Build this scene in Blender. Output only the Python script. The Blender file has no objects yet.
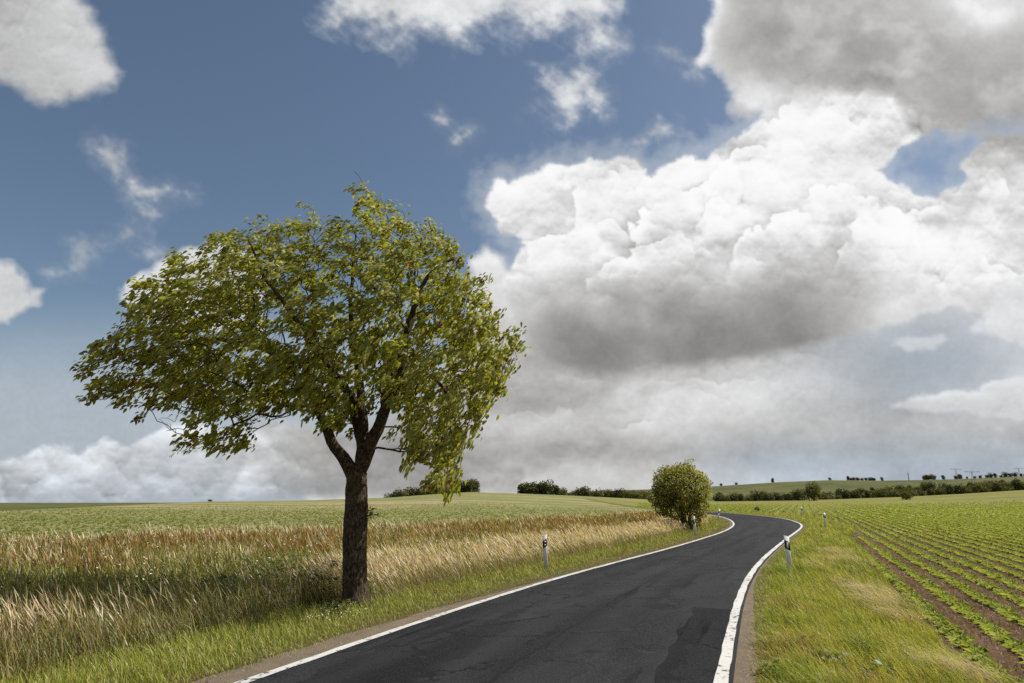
import bpy, math, random
import numpy as np
from math import radians, sin, cos, tan, pi

scene = bpy.context.scene
COL = scene.collection
rng = np.random.default_rng(7)
random.seed(7)

# ------------------------------------------------------------------ camera geometry (also used to read positions off the ground)
CAM_H = 2.0
FPX = 683.0
PITCH = math.atan(155.5/683.0)
CP, SP = cos(PITCH), sin(PITCH)

def ray(px, py):
    a = (np.asarray(px, float)-512)/FPX; b = (341.5-np.asarray(py, float))/FPX
    return a, CP-b*SP, SP+b*CP            # x, y, z of the viewing direction

def ground_at(px, py, z=0.):
    x, y, dz = ray(px, py); t = (z-CAM_H)/dz
    return np.stack([x*t, y*t], -1)

def plane_at(px, py, Y):
    """point on the upright plane y = Y"""
    x, y, dz = ray(px, py); t = Y/y
    return np.stack([x*t, np.asarray(Y+0*t, float), CAM_H+dz*t], -1)

def az_of(px):                            # horizontal direction at the horizon
    return np.arctan2((np.asarray(px, float)-512)/FPX, 1/CP)

# ------------------------------------------------------------------ object helpers
def link(o, parent=None):
    COL.objects.link(o)
    if parent is not None: o.parent = parent
    return o

def tag(o, label=None, cat=None, group=None, kind=None):
    if label: o['label'] = label
    if cat: o['category'] = cat
    if group: o['group'] = group
    if kind: o['kind'] = kind
    return o

def empty(name, loc, rz=0., rx=0., ry=0.):
    o = bpy.data.objects.new(name, None); o.empty_display_size = .2
    o.location = loc; o.rotation_euler = (rx, ry, rz)
    return link(o)

def copy_tree(o, parent=None):
    c = o.copy(); link(c, parent)
    for ch in list(o.children): copy_tree(ch, c)
    return c

def mesh_np(name, V, faces, mat, parent=None, col=None, uv=None, smooth=False):
    """faces: list of index arrays of any constant width"""
    me = bpy.data.meshes.new(name)
    V = np.ascontiguousarray(V, np.float32)
    me.vertices.add(len(V)); me.vertices.foreach_set('co', V.ravel())
    faces = [np.ascontiguousarray(f, np.int32) for f in faces if len(f)]
    loops = np.concatenate([f.ravel() for f in faces])
    tot = np.concatenate([np.full(len(f), f.shape[1], np.int32) for f in faces])
    start = np.concatenate([[0], np.cumsum(tot)[:-1]]).astype(np.int32)
    me.loops.add(len(loops)); me.loops.foreach_set('vertex_index', loops)
    me.polygons.add(len(tot)); me.polygons.foreach_set('loop_start', start)
    if smooth: me.polygons.foreach_set('use_smooth', np.ones(len(tot), bool))
    if col is not None:
        at = me.color_attributes.new('Col', 'FLOAT_COLOR', 'POINT')
        c4 = np.ones((len(V), 4), np.float32); c4[:, :3] = col
        at.data.foreach_set('color', c4.ravel())
    if uv is not None:
        ul = me.uv_layers.new(name='UVMap')
        ul.data.foreach_set('uv', np.ascontiguousarray(uv[loops], np.float32).ravel())
    me.update(calc_edges=True); me.validate()
    me.materials.append(mat)
    o = bpy.data.objects.new(name, me)
    return link(o, parent)

class MB:
    """collects simple shapes into one mesh"""
    def __init__(s): s.v = []; s.q = []; s.t = []; s.n = 0
    def add(s, V, Q=(), T=()):
        s.v.append(np.asarray(V, float))
        if len(Q): s.q.append(np.asarray(Q, int)+s.n)
        if len(T): s.t.append(np.asarray(T, int)+s.n)
        s.n += len(V)
    def box(s, c, d, taper=1.):
        x, y, z = np.array(d)/2.; k = taper
        V = np.array([(-x,-y,-z),(x,-y,-z),(x,y,-z),(-x,y,-z),(-x*k,-y*k,z),(x*k,-y*k,z),(x*k,y*k,z),(-x*k,y*k,z)])+np.array(c)
        s.add(V, [(0,3,2,1),(4,5,6,7),(0,1,5,4),(1,2,6,5),(2,3,7,6),(3,0,4,7)])
    def tube(s, P, R, n=8, cap=True, bump=None):
        P = np.asarray(P, float); R = np.asarray(R, float); m = len(P)
        T = np.gradient(P, axis=0); T /= np.linalg.norm(T, axis=1)[:, None]+1e-9
        ref = np.array([.31, .87, .1]) if abs(T[0, 2]) > .7 else np.array([.05, .02, 1.])
        A = np.cross(T, ref); A /= np.linalg.norm(A, axis=1)[:, None]+1e-9; B = np.cross(T, A)
        a = np.arange(n)*2*pi/n
        rr = R[:, None]*np.ones((1, n))
        if bump is not None: rr = rr*bump(np.arange(m), a)
        V = P[:, None]+rr[..., None]*(np.cos(a)[None, :, None]*A[:, None]+np.sin(a)[None, :, None]*B[:, None])
        i = np.arange(m-1)[:, None]*n; j = np.arange(n)[None]; k = (j+1) % n
        Q = np.stack([i+j, i+k, i+n+k, i+n+j], -1).reshape(-1, 4)
        V = V.reshape(-1, 3); Tt = []
        if cap:
            V = np.concatenate([V, P[-1:]+T[-1:]*R[-1]*.6])
            Tt = np.stack([(m-1)*n+np.arange(n), (m-1)*n+(np.arange(n)+1) % n, np.full(n, m*n)], -1)
        s.add(V, Q, Tt)
    def segs(s, P0, P1, R0, R1, n=5):
        """many separate tapered sticks at once"""
        T = P1-P0; L = np.linalg.norm(T, axis=1)[:, None]+1e-9; T = T/L
        ref = np.where(np.abs(T[:, 2:3]) > .8, np.array([[1., .2, 0]]), np.array([[0, .1, 1.]]))
        A = np.cross(T, ref); A /= np.linalg.norm(A, axis=1)[:, None]+1e-9; B = np.cross(T, A)
        a = np.arange(n)*2*pi/n
        d = np.cos(a)[None, :, None]*A[:, None]+np.sin(a)[None, :, None]*B[:, None]
        e = T*np.minimum(R1[:, None]*.5, L*.2)
        V = np.concatenate([P0[:, None]+d*R0[:, None, None], (P1+e)[:, None]+d*R1[:, None, None]], 1).reshape(-1, 3)
        i = (np.arange(len(P0))*2*n)[:, None]; j = np.arange(n)[None]; k = (j+1) % n
        s.add(V, np.stack([i+j, i+k, i+n+k, i+n+j], -1).reshape(-1, 4))
    def build(s, name, mat, parent=None, smooth=False):
        V = np.concatenate(s.v); F = []
        if s.q: F.append(np.concatenate(s.q))
        if s.t: F.append(np.concatenate(s.t))
        return mesh_np(name, V, F, mat, parent, smooth=smooth)

# ---------- noise ----------
def _hash(ix, iy, seed):
    n = (ix.astype(np.int64)*374761393 + iy.astype(np.int64)*668265263 + seed*974634777) & 0xffffffff
    n = ((n ^ (n >> 13))*1274126177) & 0xffffffff
    n = ((n ^ (n >> 16))*2246822519) & 0xffffffff
    return ((n ^ (n >> 15)) & 0xffffff)/float(0xffffff)

def perlin(x, y, seed=0):
    x0 = np.floor(x); y0 = np.floor(y)
    fx = x-x0; fy = y-y0
    u = fx*fx*fx*(fx*(fx*6-15)+10); v = fy*fy*fy*(fy*(fy*6-15)+10)
    def g(ix, iy, dx, dy):
        a = _hash(ix, iy, seed)*2*np.pi
        return np.cos(a)*dx+np.sin(a)*dy
    a = g(x0, y0, fx, fy); b = g(x0+1, y0, fx-1, fy)
    c = g(x0, y0+1, fx, fy-1); d = g(x0+1, y0+1, fx-1, fy-1)
    return 1.5*((a*(1-u)+b*u)*(1-v)+(c*(1-u)+d*u)*v)

def fbm(x, y, octv=5, seed=0, gain=.5, lac=2.03):
    s = 0; a = 1; t = 0
    for i in range(octv):
        s = s+a*perlin(x, y, seed+i*17); t += a
        a *= gain; x = x*lac+13.7; y = y*lac+7.1
    return s/t

def lumps(x, y, seed=0):
    """round cauliflower lumps: hemispheres round jittered cell points"""
    x0 = np.floor(x); y0 = np.floor(y); best = np.full(x.shape, 9., )
    for i in (-1, 0, 1):
        for j in (-1, 0, 1):
            cx = x0+i; cy = y0+j
            dx = cx+.15+.7*_hash(cx, cy, seed)-x; dy = cy+.15+.7*_hash(cx, cy, seed+5)-y
            best = np.minimum(best, dx*dx+dy*dy)
    return np.sqrt(np.clip(1-best/.85, 0, 1))

def cauli(x, y, size, seed=0, octv=4):
    wx = fbm(x/size*.8, y/size*.8, 3, seed+91)*.55; wy = fbm(x/size*.8, y/size*.8, 3, seed+137)*.55
    s = 0; a = 1; t = 0; f = 1/size
    for i in range(octv):
        s = s+a*lumps(x*f+wx*(1+.5*i)+i*3.3, y*f+wy*(1+.5*i)+i*1.7, seed+i*29); t += a
        a *= .52; f *= 2.1
    return s/t

def sdist(X, Y, poly):
    """distance to a closed outline, positive inside"""
    d = np.full(X.shape, 1e9); ins = np.zeros(X.shape, bool); n = len(poly)
    for i in range(n):
        ax, ay = poly[i]; bx, by = poly[(i+1) % n]
        ex = bx-ax; ey = by-ay; L = ex*ex+ey*ey+1e-9
        t = np.clip(((X-ax)*ex+(Y-ay)*ey)/L, 0, 1)
        d = np.minimum(d, (X-ax-t*ex)**2+(Y-ay-t*ey)**2)
        c = ((ay > Y) != (by > Y)) & (X < (bx-ax)*(Y-ay)/(by-ay+1e-12)+ax)
        ins ^= c
    return np.sqrt(d)*np.where(ins, 1, -1)

def sst(a, b, x):
    t = np.clip((x-a)/(b-a), 0, 1); return t*t*(3-2*t)

LUM = np.array([  # brightness of the cloud cover over the view, every 64 units
 [190,212,200,200,200,212,228,226,205,208,225,238,178,158,158,180,200],
 [186,203,206,205,205,212,214,212,208,214,216,232,166,150,144,150,168],
 [172,196,205,205,205,205,205,205,212,214,216,220,206,204,186,160,158],
 [190,200,205,205,210,215,215,225,240,236,232,238,244,246,238,200,202],
 [205,215,218,218,216,218,218,222,225,226,214,214,202,200,236,230,212],
 [204,206,210,208,205,200,200,190,196,162,150,138,150,176,208,208,214],
 [196,200,202,196,190,182,172,162,158,158,176,190,198,190,184,212,226],
 [206,204,190,194,184,170,158,155,156,160,168,178,176,168,165,168,172],
 [206,204,198,200,200,196,180,170,172,174,172,168,162,160,164,165,166],
 [210,208,206,206,206,200,190,182,180,178,175,172,168,166,166,166,166]], float)

def lowlum(X, Y):
    gx = np.clip(X/64, 0, 15.999); gy = np.clip(Y/64+.0, 0, 8.999)
    ix = gx.astype(int); iy = gy.astype(int); fx = gx-ix; fy = gy-iy
    fx = fx*fx*(3-2*fx); fy = fy*fy*(3-2*fy)
    return ((LUM[iy, ix]*(1-fx)+LUM[iy, ix+1]*fx)*(1-fy)+(LUM[iy+1, ix]*(1-fx)+LUM[iy+1, ix+1]*fx)*fy)

def gauss(X, Y, cx, cy, sx, sy, rot=0):
    c, s = np.cos(np.radians(rot)), np.sin(np.radians(rot))
    dx = (X-cx)*c+(Y-cy)*s; dy = -(X-cx)*s+(Y-cy)*c
    return np.exp(-.5*((dx/sx)**2+(dy/sy)**2))

def paint(x0=-260, x1=1300, y0=-150, y1=560, step=1.0):
    X, Y = np.meshgrid(np.arange(x0, x1, step), np.arange(y0, y1, step))
    # shared fields
    nbig = fbm(X/120, Y/95, 5, 3); nmid = fbm(X/45, Y/40, 5, 11); nfin = fbm(X/16, Y/14, 4, 23)
    wxx = X+18*fbm(X/60, Y/60, 4, 41); wyy = Y+18*fbm(X/60, Y/60, 4, 59)
    c60 = cauli(X, Y, 62, 5, 5); c30 = cauli(X, Y, 30, 77, 4); cauli_s = cauli(X, Y, 13, 177, 3)
    def light(h, dx=-2, dy=-5):     # slope of the lumps towards the light above
        sy, sx = int(round(-dy/step)), int(round(-dx/step))
        return h-np.roll(np.roll(h, -sy, 0), -sx, 1)
    # puffs lit from above and left, shaded on the far side, in five sizes
    puff = 0.
    for k, (sz, am) in enumerate(((84, 1.), (46, .85), (25, .62), (13, .42), (7, .25))):
        ww = .5*sz
        h = lumps((X+ww*fbm(X/sz/1.3, Y/sz/1.3, 4, 400+k))/sz, (Y+ww*fbm(X/sz/1.3, Y/sz/1.3, 4, 450+k))/sz*1.1, 500+k)
        d = max(1, int(round(.26*sz/step)))
        h = h-np.roll(np.roll(h, -int(round(d*.5)), 1)*0+np.roll(h, -0, 1), d, 0)*1.0
        puff = puff-am*h*(.35+.9*sst(-.35, .45, fbm(X/(sz*1.7), Y/(sz*1.5), 2, 600+k)))
    puff = -puff
    low = lowlum(wxx, wyy)
    low = low+14*gauss(X, Y, 905, 262, 60, 45)+14*gauss(X, Y, 560, 285, 28, 20)+18*gauss(X, Y, 560, 300, 34, 10)
    low = low+46*gauss(X, Y, 835, 120, 75, 17, -8)+24*gauss(X, Y, 1000, 190, 40, 40)+14*gauss(X, Y, 700, 215, 130, 40, -12)+14*gauss(X, Y, 1000, 400, 60, 20)
    # tone under the big cumulus
    under = 186+24*gauss(X, Y, 780, 385, 70, 22, -15)+20*gauss(X, Y, 700, 402, 60, 18, -8)+40*gauss(wxx, wyy, 624, 388, 20, 7, -25)-24*gauss(X, Y, 545, 402, 62, 9, -3)-20*gauss(X, Y, 535, 453, 60, 8, -4)-14*gauss(X, Y, 640, 452, 90, 14)-16*gauss(X, Y, 860, 448, 150, 16)+10*gauss(X, Y, 560, 480, 90, 9)+12*gauss(X, Y, 520, 425, 60, 9)+10*gauss(X, Y, 640, 425, 40, 10)-14*gauss(X, Y, 400, 470, 70, 18)
    wu = sst(345, 385, Y)*sst(440, 500, X)*sst(900, 850, X)
    low = low*(1-.85*wu)+under*.85*wu
    yb = np.interp(X, [470, 520, 560, 600, 650, 700, 760, 820, 880, 1000], [322, 352, 372, 380, 378, 370, 358, 340, 318, 300])+6*nbig
    dk = sst(112, 26, yb-Y+10*(c30-.5)+14*nmid)*sst(478, 590, X)*sst(905, 790, X)
    # rounded heads standing in front of one another
    lob = np.zeros_like(X); LX = X+34*fbm(X/55, Y/55, 4, 811); LY = Y+30*fbm(X/55, Y/55, 4, 823)
    for k, (cx, cy, rx, ry, am) in enumerate(((560,205,60,38,16),(545,290,46,42,26),(515,275,32,30,14),(640,225,60,50,14),(700,245,62,40,22),(760,205,58,44,18),(735,232,30,24,18),(830,165,75,52,14),(900,265,56,52,18),(858,228,40,30,14),(590,262,40,32,14),(660,285,60,34,16),(790,262,46,34,18),(975,245,55,50,14),(610,185,34,22,12),(1005,300,60,30,16),(690,180,34,24,14))):
        rr = np.sqrt(((LX-cx)/rx)**2+((LY-cy)/ry)**2)+1e-6
        sd = (1-rr)*(rx*ry)**.5+20*(c30-.5)+9*(cauli_s-.5)+5*nfin
        up = sst(-.1, .8, ((cy-LY)*.85+(cx-LX)*.35)/(rr*(rx*ry)**.5))*sst(-.45, .3, fbm(X/38+k*5, Y/38, 3, 700+k))
        ins = sst(-1.5, 2.5, sd)*sst(.3, .75, up+.25)
        lob = lob*(1-ins)+ins*am*up*np.exp(-np.clip(sd, 0, 99)/(.4*ry))-(1-sst(-1, 1, sd))*.7*am*up*np.exp(np.clip(sd, -99, 0)/(.34*ry))
    lob2 = np.zeros_like(X)
    for k, (cx, cy, rx, ry, am) in enumerate(((800,392,62,30,20),(742,408,50,26,18),(690,418,44,22,16),(560,424,50,16,20),(500,432,40,16,18),(606,446,40,18,18),(644,438,34,20,18),(850,410,50,24,14),(520,394,44,14,18),(580,398,40,12,16),(760,372,40,18,16),(665,398,30,14,16),(470,460,50,14,14),(600,474,60,12,12),(420,452,44,18,14))):
        rr = np.sqrt(((LX-cx)/rx)**2+((LY-cy)/ry)**2)+1e-6
        sd = (1-rr)*(rx*ry)**.5+14*(c30-.5)+8*(cauli_s-.5)+4*nfin
        up = sst(-.1, .8, ((cy-LY)*.9+(cx-LX)*.2)/(rr*(rx*ry)**.5))*sst(-.45, .3, fbm(X/38+k*5, Y/38, 3, 760+k))
        ins = sst(-1.5, 3.5, sd)*sst(.3, .75, up+.25)
        lob2 = lob2*(1-ins)+ins*am*up*np.exp(-np.clip(sd, 0, 99)/(.55*ry))-(1-sst(-1, 1, sd))*.6*am*up*np.exp(np.clip(sd, -99, 0)/(.4*ry))
    lum = np.zeros_like(X); alp = np.zeros_like(X); tint = np.zeros_like(X)
    def over(l, a, tn=0.):
        nonlocal lum, alp, tint
        an = a+alp*(1-a)
        k = np.where(an > 1e-6, a/np.maximum(an, 1e-6), 0)
        lum = lum*(1-k)+l*k; tint = tint*(1-k)+tn*k; alp = an
    # thin veil that thickens towards the horizon
    veil = sst(285, 415, Y+10*nbig-18*sst(500, 0, X)+14)
    over(np.where(True, 186+6*nbig, 0), np.clip(veil*.92, 0, 1), 1.2)
    # grey cover of the right half down to the horizon
    B = [(474,262),(486,252),(500,262),(520,285),(560,300),(700,250),(1400,200),(1400,600),(330,600),(300,470),(340,440),(400,420),(440,380),(470,330),(466,290)]
    s = sdist(X, Y, B)+9*(c30-.55)*2+8*nmid
    blue = sst(420, 470, Y)*sst(640, 800, X)*.9+gauss(X, Y, 930, 360, 75, 38)*.9
    lb = low+5+9*sst(420, 470, Y)+9*nbig*1.2+(30*puff+1.0*lob2+14*light(nmid, -2, -7))*(1-.75*np.clip(blue, 0, 1))+8*nmid
    lb = lb*(1-.75*np.clip(gauss(X,Y,930,365,85,42)+0,0,1))+167*.75*np.clip(gauss(X,Y,930,365,85,42),0,1)
    over(lb, sst(-3, 10, s), np.clip(blue, 0, 1)*1.35)
    # light strip and low heaps under the cover near the horizon
    s = 14-np.abs(Y-487+4*nmid)+6*nmid
    over(190+12*nmid, .4*sst(0, 14, s)*sst(640, 300, X), .3)
    # heaps along the left horizon
    I = [(-300,462),(-60,468),(0,464),(22,462),(40,452),(62,448),(78,456),(92,450),(104,442),(128,448),(150,440),(164,430),(184,426),(205,425),(225,432),(255,428),(280,424),(310,430),(350,440),(420,450),(520,470),(520,494),(200,497),(90,500),(0,508),(-300,520)]
    s = sdist(X, Y, I)+15*(c30-.5)+5*nfin
    li = low+4+(92-50*sst(240, 330, X))*puff+22*(c30-.5)+14*nmid+26*np.exp(-np.clip(s, 0, 99)/9)*sst(300, 180, X)-26*sst(455, 495, Y)-10*sst(230, 330, X)
    over(li, sst(-1, 7, s)*sst(514, 496, Y+X*.03), .45*sst(330,200,X)+.5*sst(462, 496, Y)*sst(420,250,X))
    # the big cumulus
    H = [(489,205),(497,190),(498,182),(508,186),(522,181),(536,179),(548,170),(562,167),(578,168),(592,163),(606,165),(618,161),(634,164),(641,171),(644,180),(652,180),(660,172),(672,166),(684,158),(694,160),(706,164),(716,156),(726,146),(740,140),(752,131),(764,118),(776,90),(800,60),(1000,60),(960,128),(928,126),(915,136),(898,146),(885,158),(872,170),(884,182),(905,190),(916,202),(940,200),(958,190),(972,178),(964,166),(990,140),(1400,110),(1400,335),(1010,342),(990,320),(960,300),(930,310),(905,322),(860,336),(800,352),(745,362),(700,368),(650,376),(600,380),(545,370),(520,345),(512,318),(505,290),(512,270),(522,256),(531,244),(520,236),(505,228)]
    s = sdist(X, Y, H)+16*(c30-.52)+5*nfin*.8
    soft = sst(300, 350, Y)
    crisp = sst(330, 250, Y)
    lh = (low*(1-sst(200, 330, Y)*.6)+226*sst(200, 330, Y)*.6)*(1-dk)+(141+7*nmid+14*nbig)*dk+((.22+.78*crisp)*(90*puff+2.6*lob))*(1-.8*dk)+10*nbig*(1-dk)+7*nmid+14*crisp*np.exp(-np.clip(s, 0, 99)/6)-6*crisp*sst(0, 60, s)
    over(np.maximum(low, 205), .30*sst(-26, 2, s+10*nfin)*sst(320, 260, Y), .1)
    over(lh+7*crisp, sst(-1, 5+11*soft, s-4*soft), 0)
    # white heaps low on the right
    J = [(893,406),(912,399),(935,395),(955,391),(975,392),(990,384),(1010,380),(1030,376),(1100,362),(1300,360),(1300,414),(1024,417),(980,412),(930,411)]
    s = sdist(X, Y, J)+10*(c30-.5)+4*nfin
    over(214+26*np.exp(-np.clip(s, 0, 99)/8)+30*puff-20*sst(395, 420, Y), sst(-1, 6, s)*.95, .2)
    J2 = [(975,330),(985,310),(1000,290),(1024,275),(1300,240),(1300,340),(1020,344)]
    s = sdist(X, Y, J2)+12*(c30-.5)+6*nfin
    over(226+16*np.exp(-np.clip(s, 0, 99)/8)+30*puff-14*sst(322, 340, Y), sst(-2, 10, s)*.85, .1)
    s = sdist(X, Y, [(893,345),(900,335),(915,334),(930,336),(945,330),(948,340),(930,350),(905,352)])+8*nmid+4*nfin
    over(214., sst(-2, 7, s)*.75, .3)
    # dark cover, upper right
    G = [(716,-200),(712,-20),(711,8),(704,28),(700,52),(699,62),(714,66),(724,84),(728,108),(736,124),(752,122),(780,112),(808,96),(840,92),(880,100),(912,118),(934,132),(960,142),(1000,142),(1400,130),(1400,-200)]
    s = sdist(X, Y, G)+10*(c30-.5)+11*nmid+5*nfin
    rim = np.exp(-np.clip(sdist(X, Y, [(712,-200),(711,8),(704,28),(699,62),(702,70),(704,500),(1400,500),(1400,-200)]), 0, 999)/11)*sst(100, 50, Y+14*nmid)
    lg = 183+24*sst(-.1, .5, fbm(X/55, Y/40, 4, 901))+26*np.exp(-np.clip(s, 0, 99)/16)+16*nbig+11*nmid+12*puff-20*gauss(wxx, wyy, 890, 62, 90, 34)-12*gauss(wxx, wyy, 780, 40, 50, 30)-14*gauss(wxx, wyy, 985, 112, 50, 22)+44*gauss(wxx, wyy, 1000, 4, 60, 26)+34*gauss(wxx, wyy, 832, 50, 16, 6, -30)+22*gauss(wxx, wyy, 830, 95, 60, 14)+12*gauss(wxx, wyy, 770, 95, 36, 22)+80*rim
    over(lg, sst(-2, 12+24*sst(720, 780, X), s), -.25)
    # top left, left edge, behind the tree, top middle
    def small(poly, base, top, dense=1., nz=12, edge=9, rim=14, k=0, soft=0):
        s = sdist(X, Y, poly)+nz*(c30-.5)+nz*.55*nmid*1.2+nz*.55*nfin
        l = base+rim*np.exp(-np.clip(s, 0, 99)/10)+26*puff*k+7*puff+9*nbig+6*nmid+top
        over(l, dense*sst(-2, edge, s), .1)
    small([(-300,-200),(10,-200),(70,-14),(92,6),(104,32),(112,52),(124,72),(120,88),(96,98),(60,104),(35,102),(10,86),(-300,60)], 0, low-2, 1, 11, 18, 10, 1.3)
    small([(-200,250),(0,262),(14,263),(26,274),(30,288),(44,290),(38,302),(24,312),(8,322),(-200,330)], 206, 0, .97, 9, 9, 14, .6)
    small([(121,298),(126,284),(140,273),(152,270),(165,262),(182,254),(200,246),(222,243),(260,260),(260,330),(160,330),(130,308)], 206, 0, .97, 10, 8, 18, .8)
    fib = fbm((X*.8+Y*.6)/26, (Y*.8-X*.6)/7, 5, 951)
    def wisp(poly, base, dense, nz=24, edge=22):
        s = sdist(X, Y, poly)*.9+nz*.95*nmid*1.3+nz*.42*nfin*1.3+nz*.45*fib+nz*.25*fbm(X/7, Y/6, 3, 301)
        over(base+24*nmid+9*nfin+22*puff, .13*dense*sst(-12, 4, s), .4)
        over(base+24*nmid+9*nfin+22*puff, dense*sst(-3, edge, s)**1.1, .15)
    E = [(326,6),(322,24),(334,36),(352,34),(372,40),(392,46),(408,46),(420,38),(444,42),(452,52),(462,48),(476,36),(500,34),(524,40),(552,34),(574,38),(588,52),(606,58),(622,54),(626,38),(618,20),(626,4),(624,-200),(320,-200)]
    wisp(E, 222, 1., 17, 30)
    wisp([(536,66),(546,68),(556,78),(566,72),(584,58),(602,72),(608,92),(606,112),(594,112),(584,100),(580,122),(566,130),(556,118),(540,96)], 214, .92, 15, 20)
    wisp([(520,104),(532,98),(540,104),(534,114),(522,114)], 190, .5, 12, 14)
    wisp([(430,114),(442,110),(450,120),(444,126),(434,122)], 205, .7, 9, 10)
    wisp([(448,140),(458,130),(472,130),(468,138),(456,148),(450,146)], 205, .7, 9, 10)
    wisp([(636,142),(648,128),(658,118),(668,124),(678,122),(664,134),(648,150),(640,150)], 205, .7, 12, 14)
    wisp([(648,44),(672,44),(690,56),(700,56),(704,80),(692,74),(676,62),(656,56)], 200, .45, 16, 18)
    wisp([(88,146),(104,138),(126,140),(132,154),(128,166),(140,180),(126,196),(112,184),(98,168)], 200, .7, 13, 22)
    wisp([(126,190),(140,182),(160,182),(170,176),(180,184),(196,194),(170,198),(144,202),(128,202)], 212, .9, 9, 14)
    wisp([(140,212),(150,210),(160,216),(150,220)], 200, .6, 7, 9)
    wisp([(66,240),(84,236),(104,244),(92,258),(88,272),(74,276),(50,278),(40,270),(66,268),(72,254)], 204, .72, 12, 20)
    wisp([(110,236),(134,220),(138,238),(128,246),(112,244)], 202, .65, 10, 16)
    wisp([(128,252),(150,250),(166,254),(150,260),(134,256)], 202, .6, 9, 14)
    lum = lum+4.5*nfin+5*fbm(X/5, Y/4.5, 3, 933)+2.5*nmid
    lum = np.where(lum > 232, 232+21*(1-np.exp(-(np.maximum(lum, 232)-232)/21)), np.maximum(lum, 60))
    # sRGB grey -> linear, warm in the dark, bluish where the tint says so
    g = lum/255.
    lin = np.where(g <= .04045, g/12.92, ((g+.055)/1.055)**2.4)
    dark = np.clip((215-lum)/90, 0, 1)
    warm = np.stack([1+.028*dark, 1+.008*dark, 1-.034*dark], -1)
    cool = np.stack([.90+0*dark, .985+0*dark, 1.085+0*dark], -1)
    t = np.clip(tint, 0, 1.3)[..., None]
    rgb = lin[..., None]*(warm*(1-t)+cool*t)
    return X, Y, rgb, np.clip(alp, 0, 1)

# ------------------------------------------------------------------ materials
def new_mat(name):
    m = bpy.data.materials.new(name); m.use_nodes = True
    nt = m.node_tree; nt.nodes.clear()
    return m, nt, nt.nodes, nt.links

def N(nodes, typ, **kw):
    n = nodes.new(typ)
    for k, v in kw.items(): setattr(n, k, v)
    return n

def noise(nodes, links, vec, scale, detail=4, rough=.55):
    n = N(nodes, 'ShaderNodeTexNoise'); n.inputs['Scale'].default_value = scale
    n.inputs['Detail'].default_value = detail; n.inputs['Roughness'].default_value = rough
    if vec is not None: links.new(vec, n.inputs['Vector'])
    return n

def maprange(nodes, links, val, a, b, c=0., d=1.):
    n = N(nodes, 'ShaderNodeMapRange'); n.interpolation_type = 'SMOOTHSTEP'
    for i, v in zip((1, 2, 3, 4), (a, b, c, d)): n.inputs[i].default_value = v
    links.new(val, n.inputs[0]); return n.outputs[0]

def math_n(nodes, links, op, a, b=None):
    n = N(nodes, 'ShaderNodeMath', operation=op)
    for i, v in enumerate((a, b)):
        if v is None: continue
        if isinstance(v, (int, float)): n.inputs[i].default_value = v
        else: links.new(v, n.inputs[i])
    return n.outputs[0]

def mixc(nodes, links, fac, a, b, blend='MIX'):
    n = N(nodes, 'ShaderNodeMix', data_type='RGBA', blend_type=blend)
    for sock, v in ((n.inputs[0], fac), (n.inputs[6], a), (n.inputs[7], b)):
        if isinstance(v, (int, float)): sock.default_value = v
        elif isinstance(v, (tuple, list)): sock.default_value = (*v, 1)
        else: links.new(v, sock)
    return n.outputs[2]

def leaf_mat(name, transl=.4, gloss=.04, rough=.5, tcol=(1.15, 1.1, .55)):
    m, nt, nd, lk = new_mat(name)
    at = N(nd, 'ShaderNodeAttribute', attribute_name='Col')
    d = N(nd, 'ShaderNodeBsdfDiffuse'); t = N(nd, 'ShaderNodeBsdfTranslucent')
    g = N(nd, 'ShaderNodeBsdfGlossy'); g.inputs['Roughness'].default_value = rough
    tc = mixc(nd, lk, 1., at.outputs['Color'], tcol, 'MULTIPLY')
    lk.new(at.outputs['Color'], d.inputs['Color']); lk.new(tc, t.inputs['Color'])
    m1 = N(nd, 'ShaderNodeMixShader'); m1.inputs[0].default_value = transl
    lk.new(d.outputs[0], m1.inputs[1]); lk.new(t.outputs[0], m1.inputs[2])
    m2 = N(nd, 'ShaderNodeMixShader'); m2.inputs[0].default_value = gloss
    lk.new(m1.outputs[0], m2.inputs[1]); lk.new(g.outputs[0], m2.inputs[2])
    o = N(nd, 'ShaderNodeOutputMaterial'); lk.new(m2.outputs[0], o.inputs['Surface'])
    return m

def plain_mat(name, col, rough=.6, metal=0., var=.15, scale=12., bump=0., spec=.4):
    m, nt, nd, lk = new_mat(name)
    tc = N(nd, 'ShaderNodeTexCoord')
    n = noise(nd, lk, tc.outputs['Object'], scale, 6)
    c = mixc(nd, lk, n.outputs[0], tuple(x*(1-var) for x in col), tuple(min(1, x*(1+var)) for x in col))
    p = N(nd, 'ShaderNodeBsdfPrincipled'); lk.new(c, p.inputs['Base Color'])
    p.inputs['Roughness'].default_value = rough; p.inputs['Metallic'].default_value = metal
    p.inputs['Specular IOR Level'].default_value = spec
    if bump:
        b = N(nd, 'ShaderNodeBump'); b.inputs['Strength'].default_value = bump; b.inputs['Distance'].default_value = .02
        lk.new(n.outputs[0], b.inputs['Height']); lk.new(b.outputs[0], p.inputs['Normal'])
    o = N(nd, 'ShaderNodeOutputMaterial'); lk.new(p.outputs[0], o.inputs['Surface'])
    return m

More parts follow.
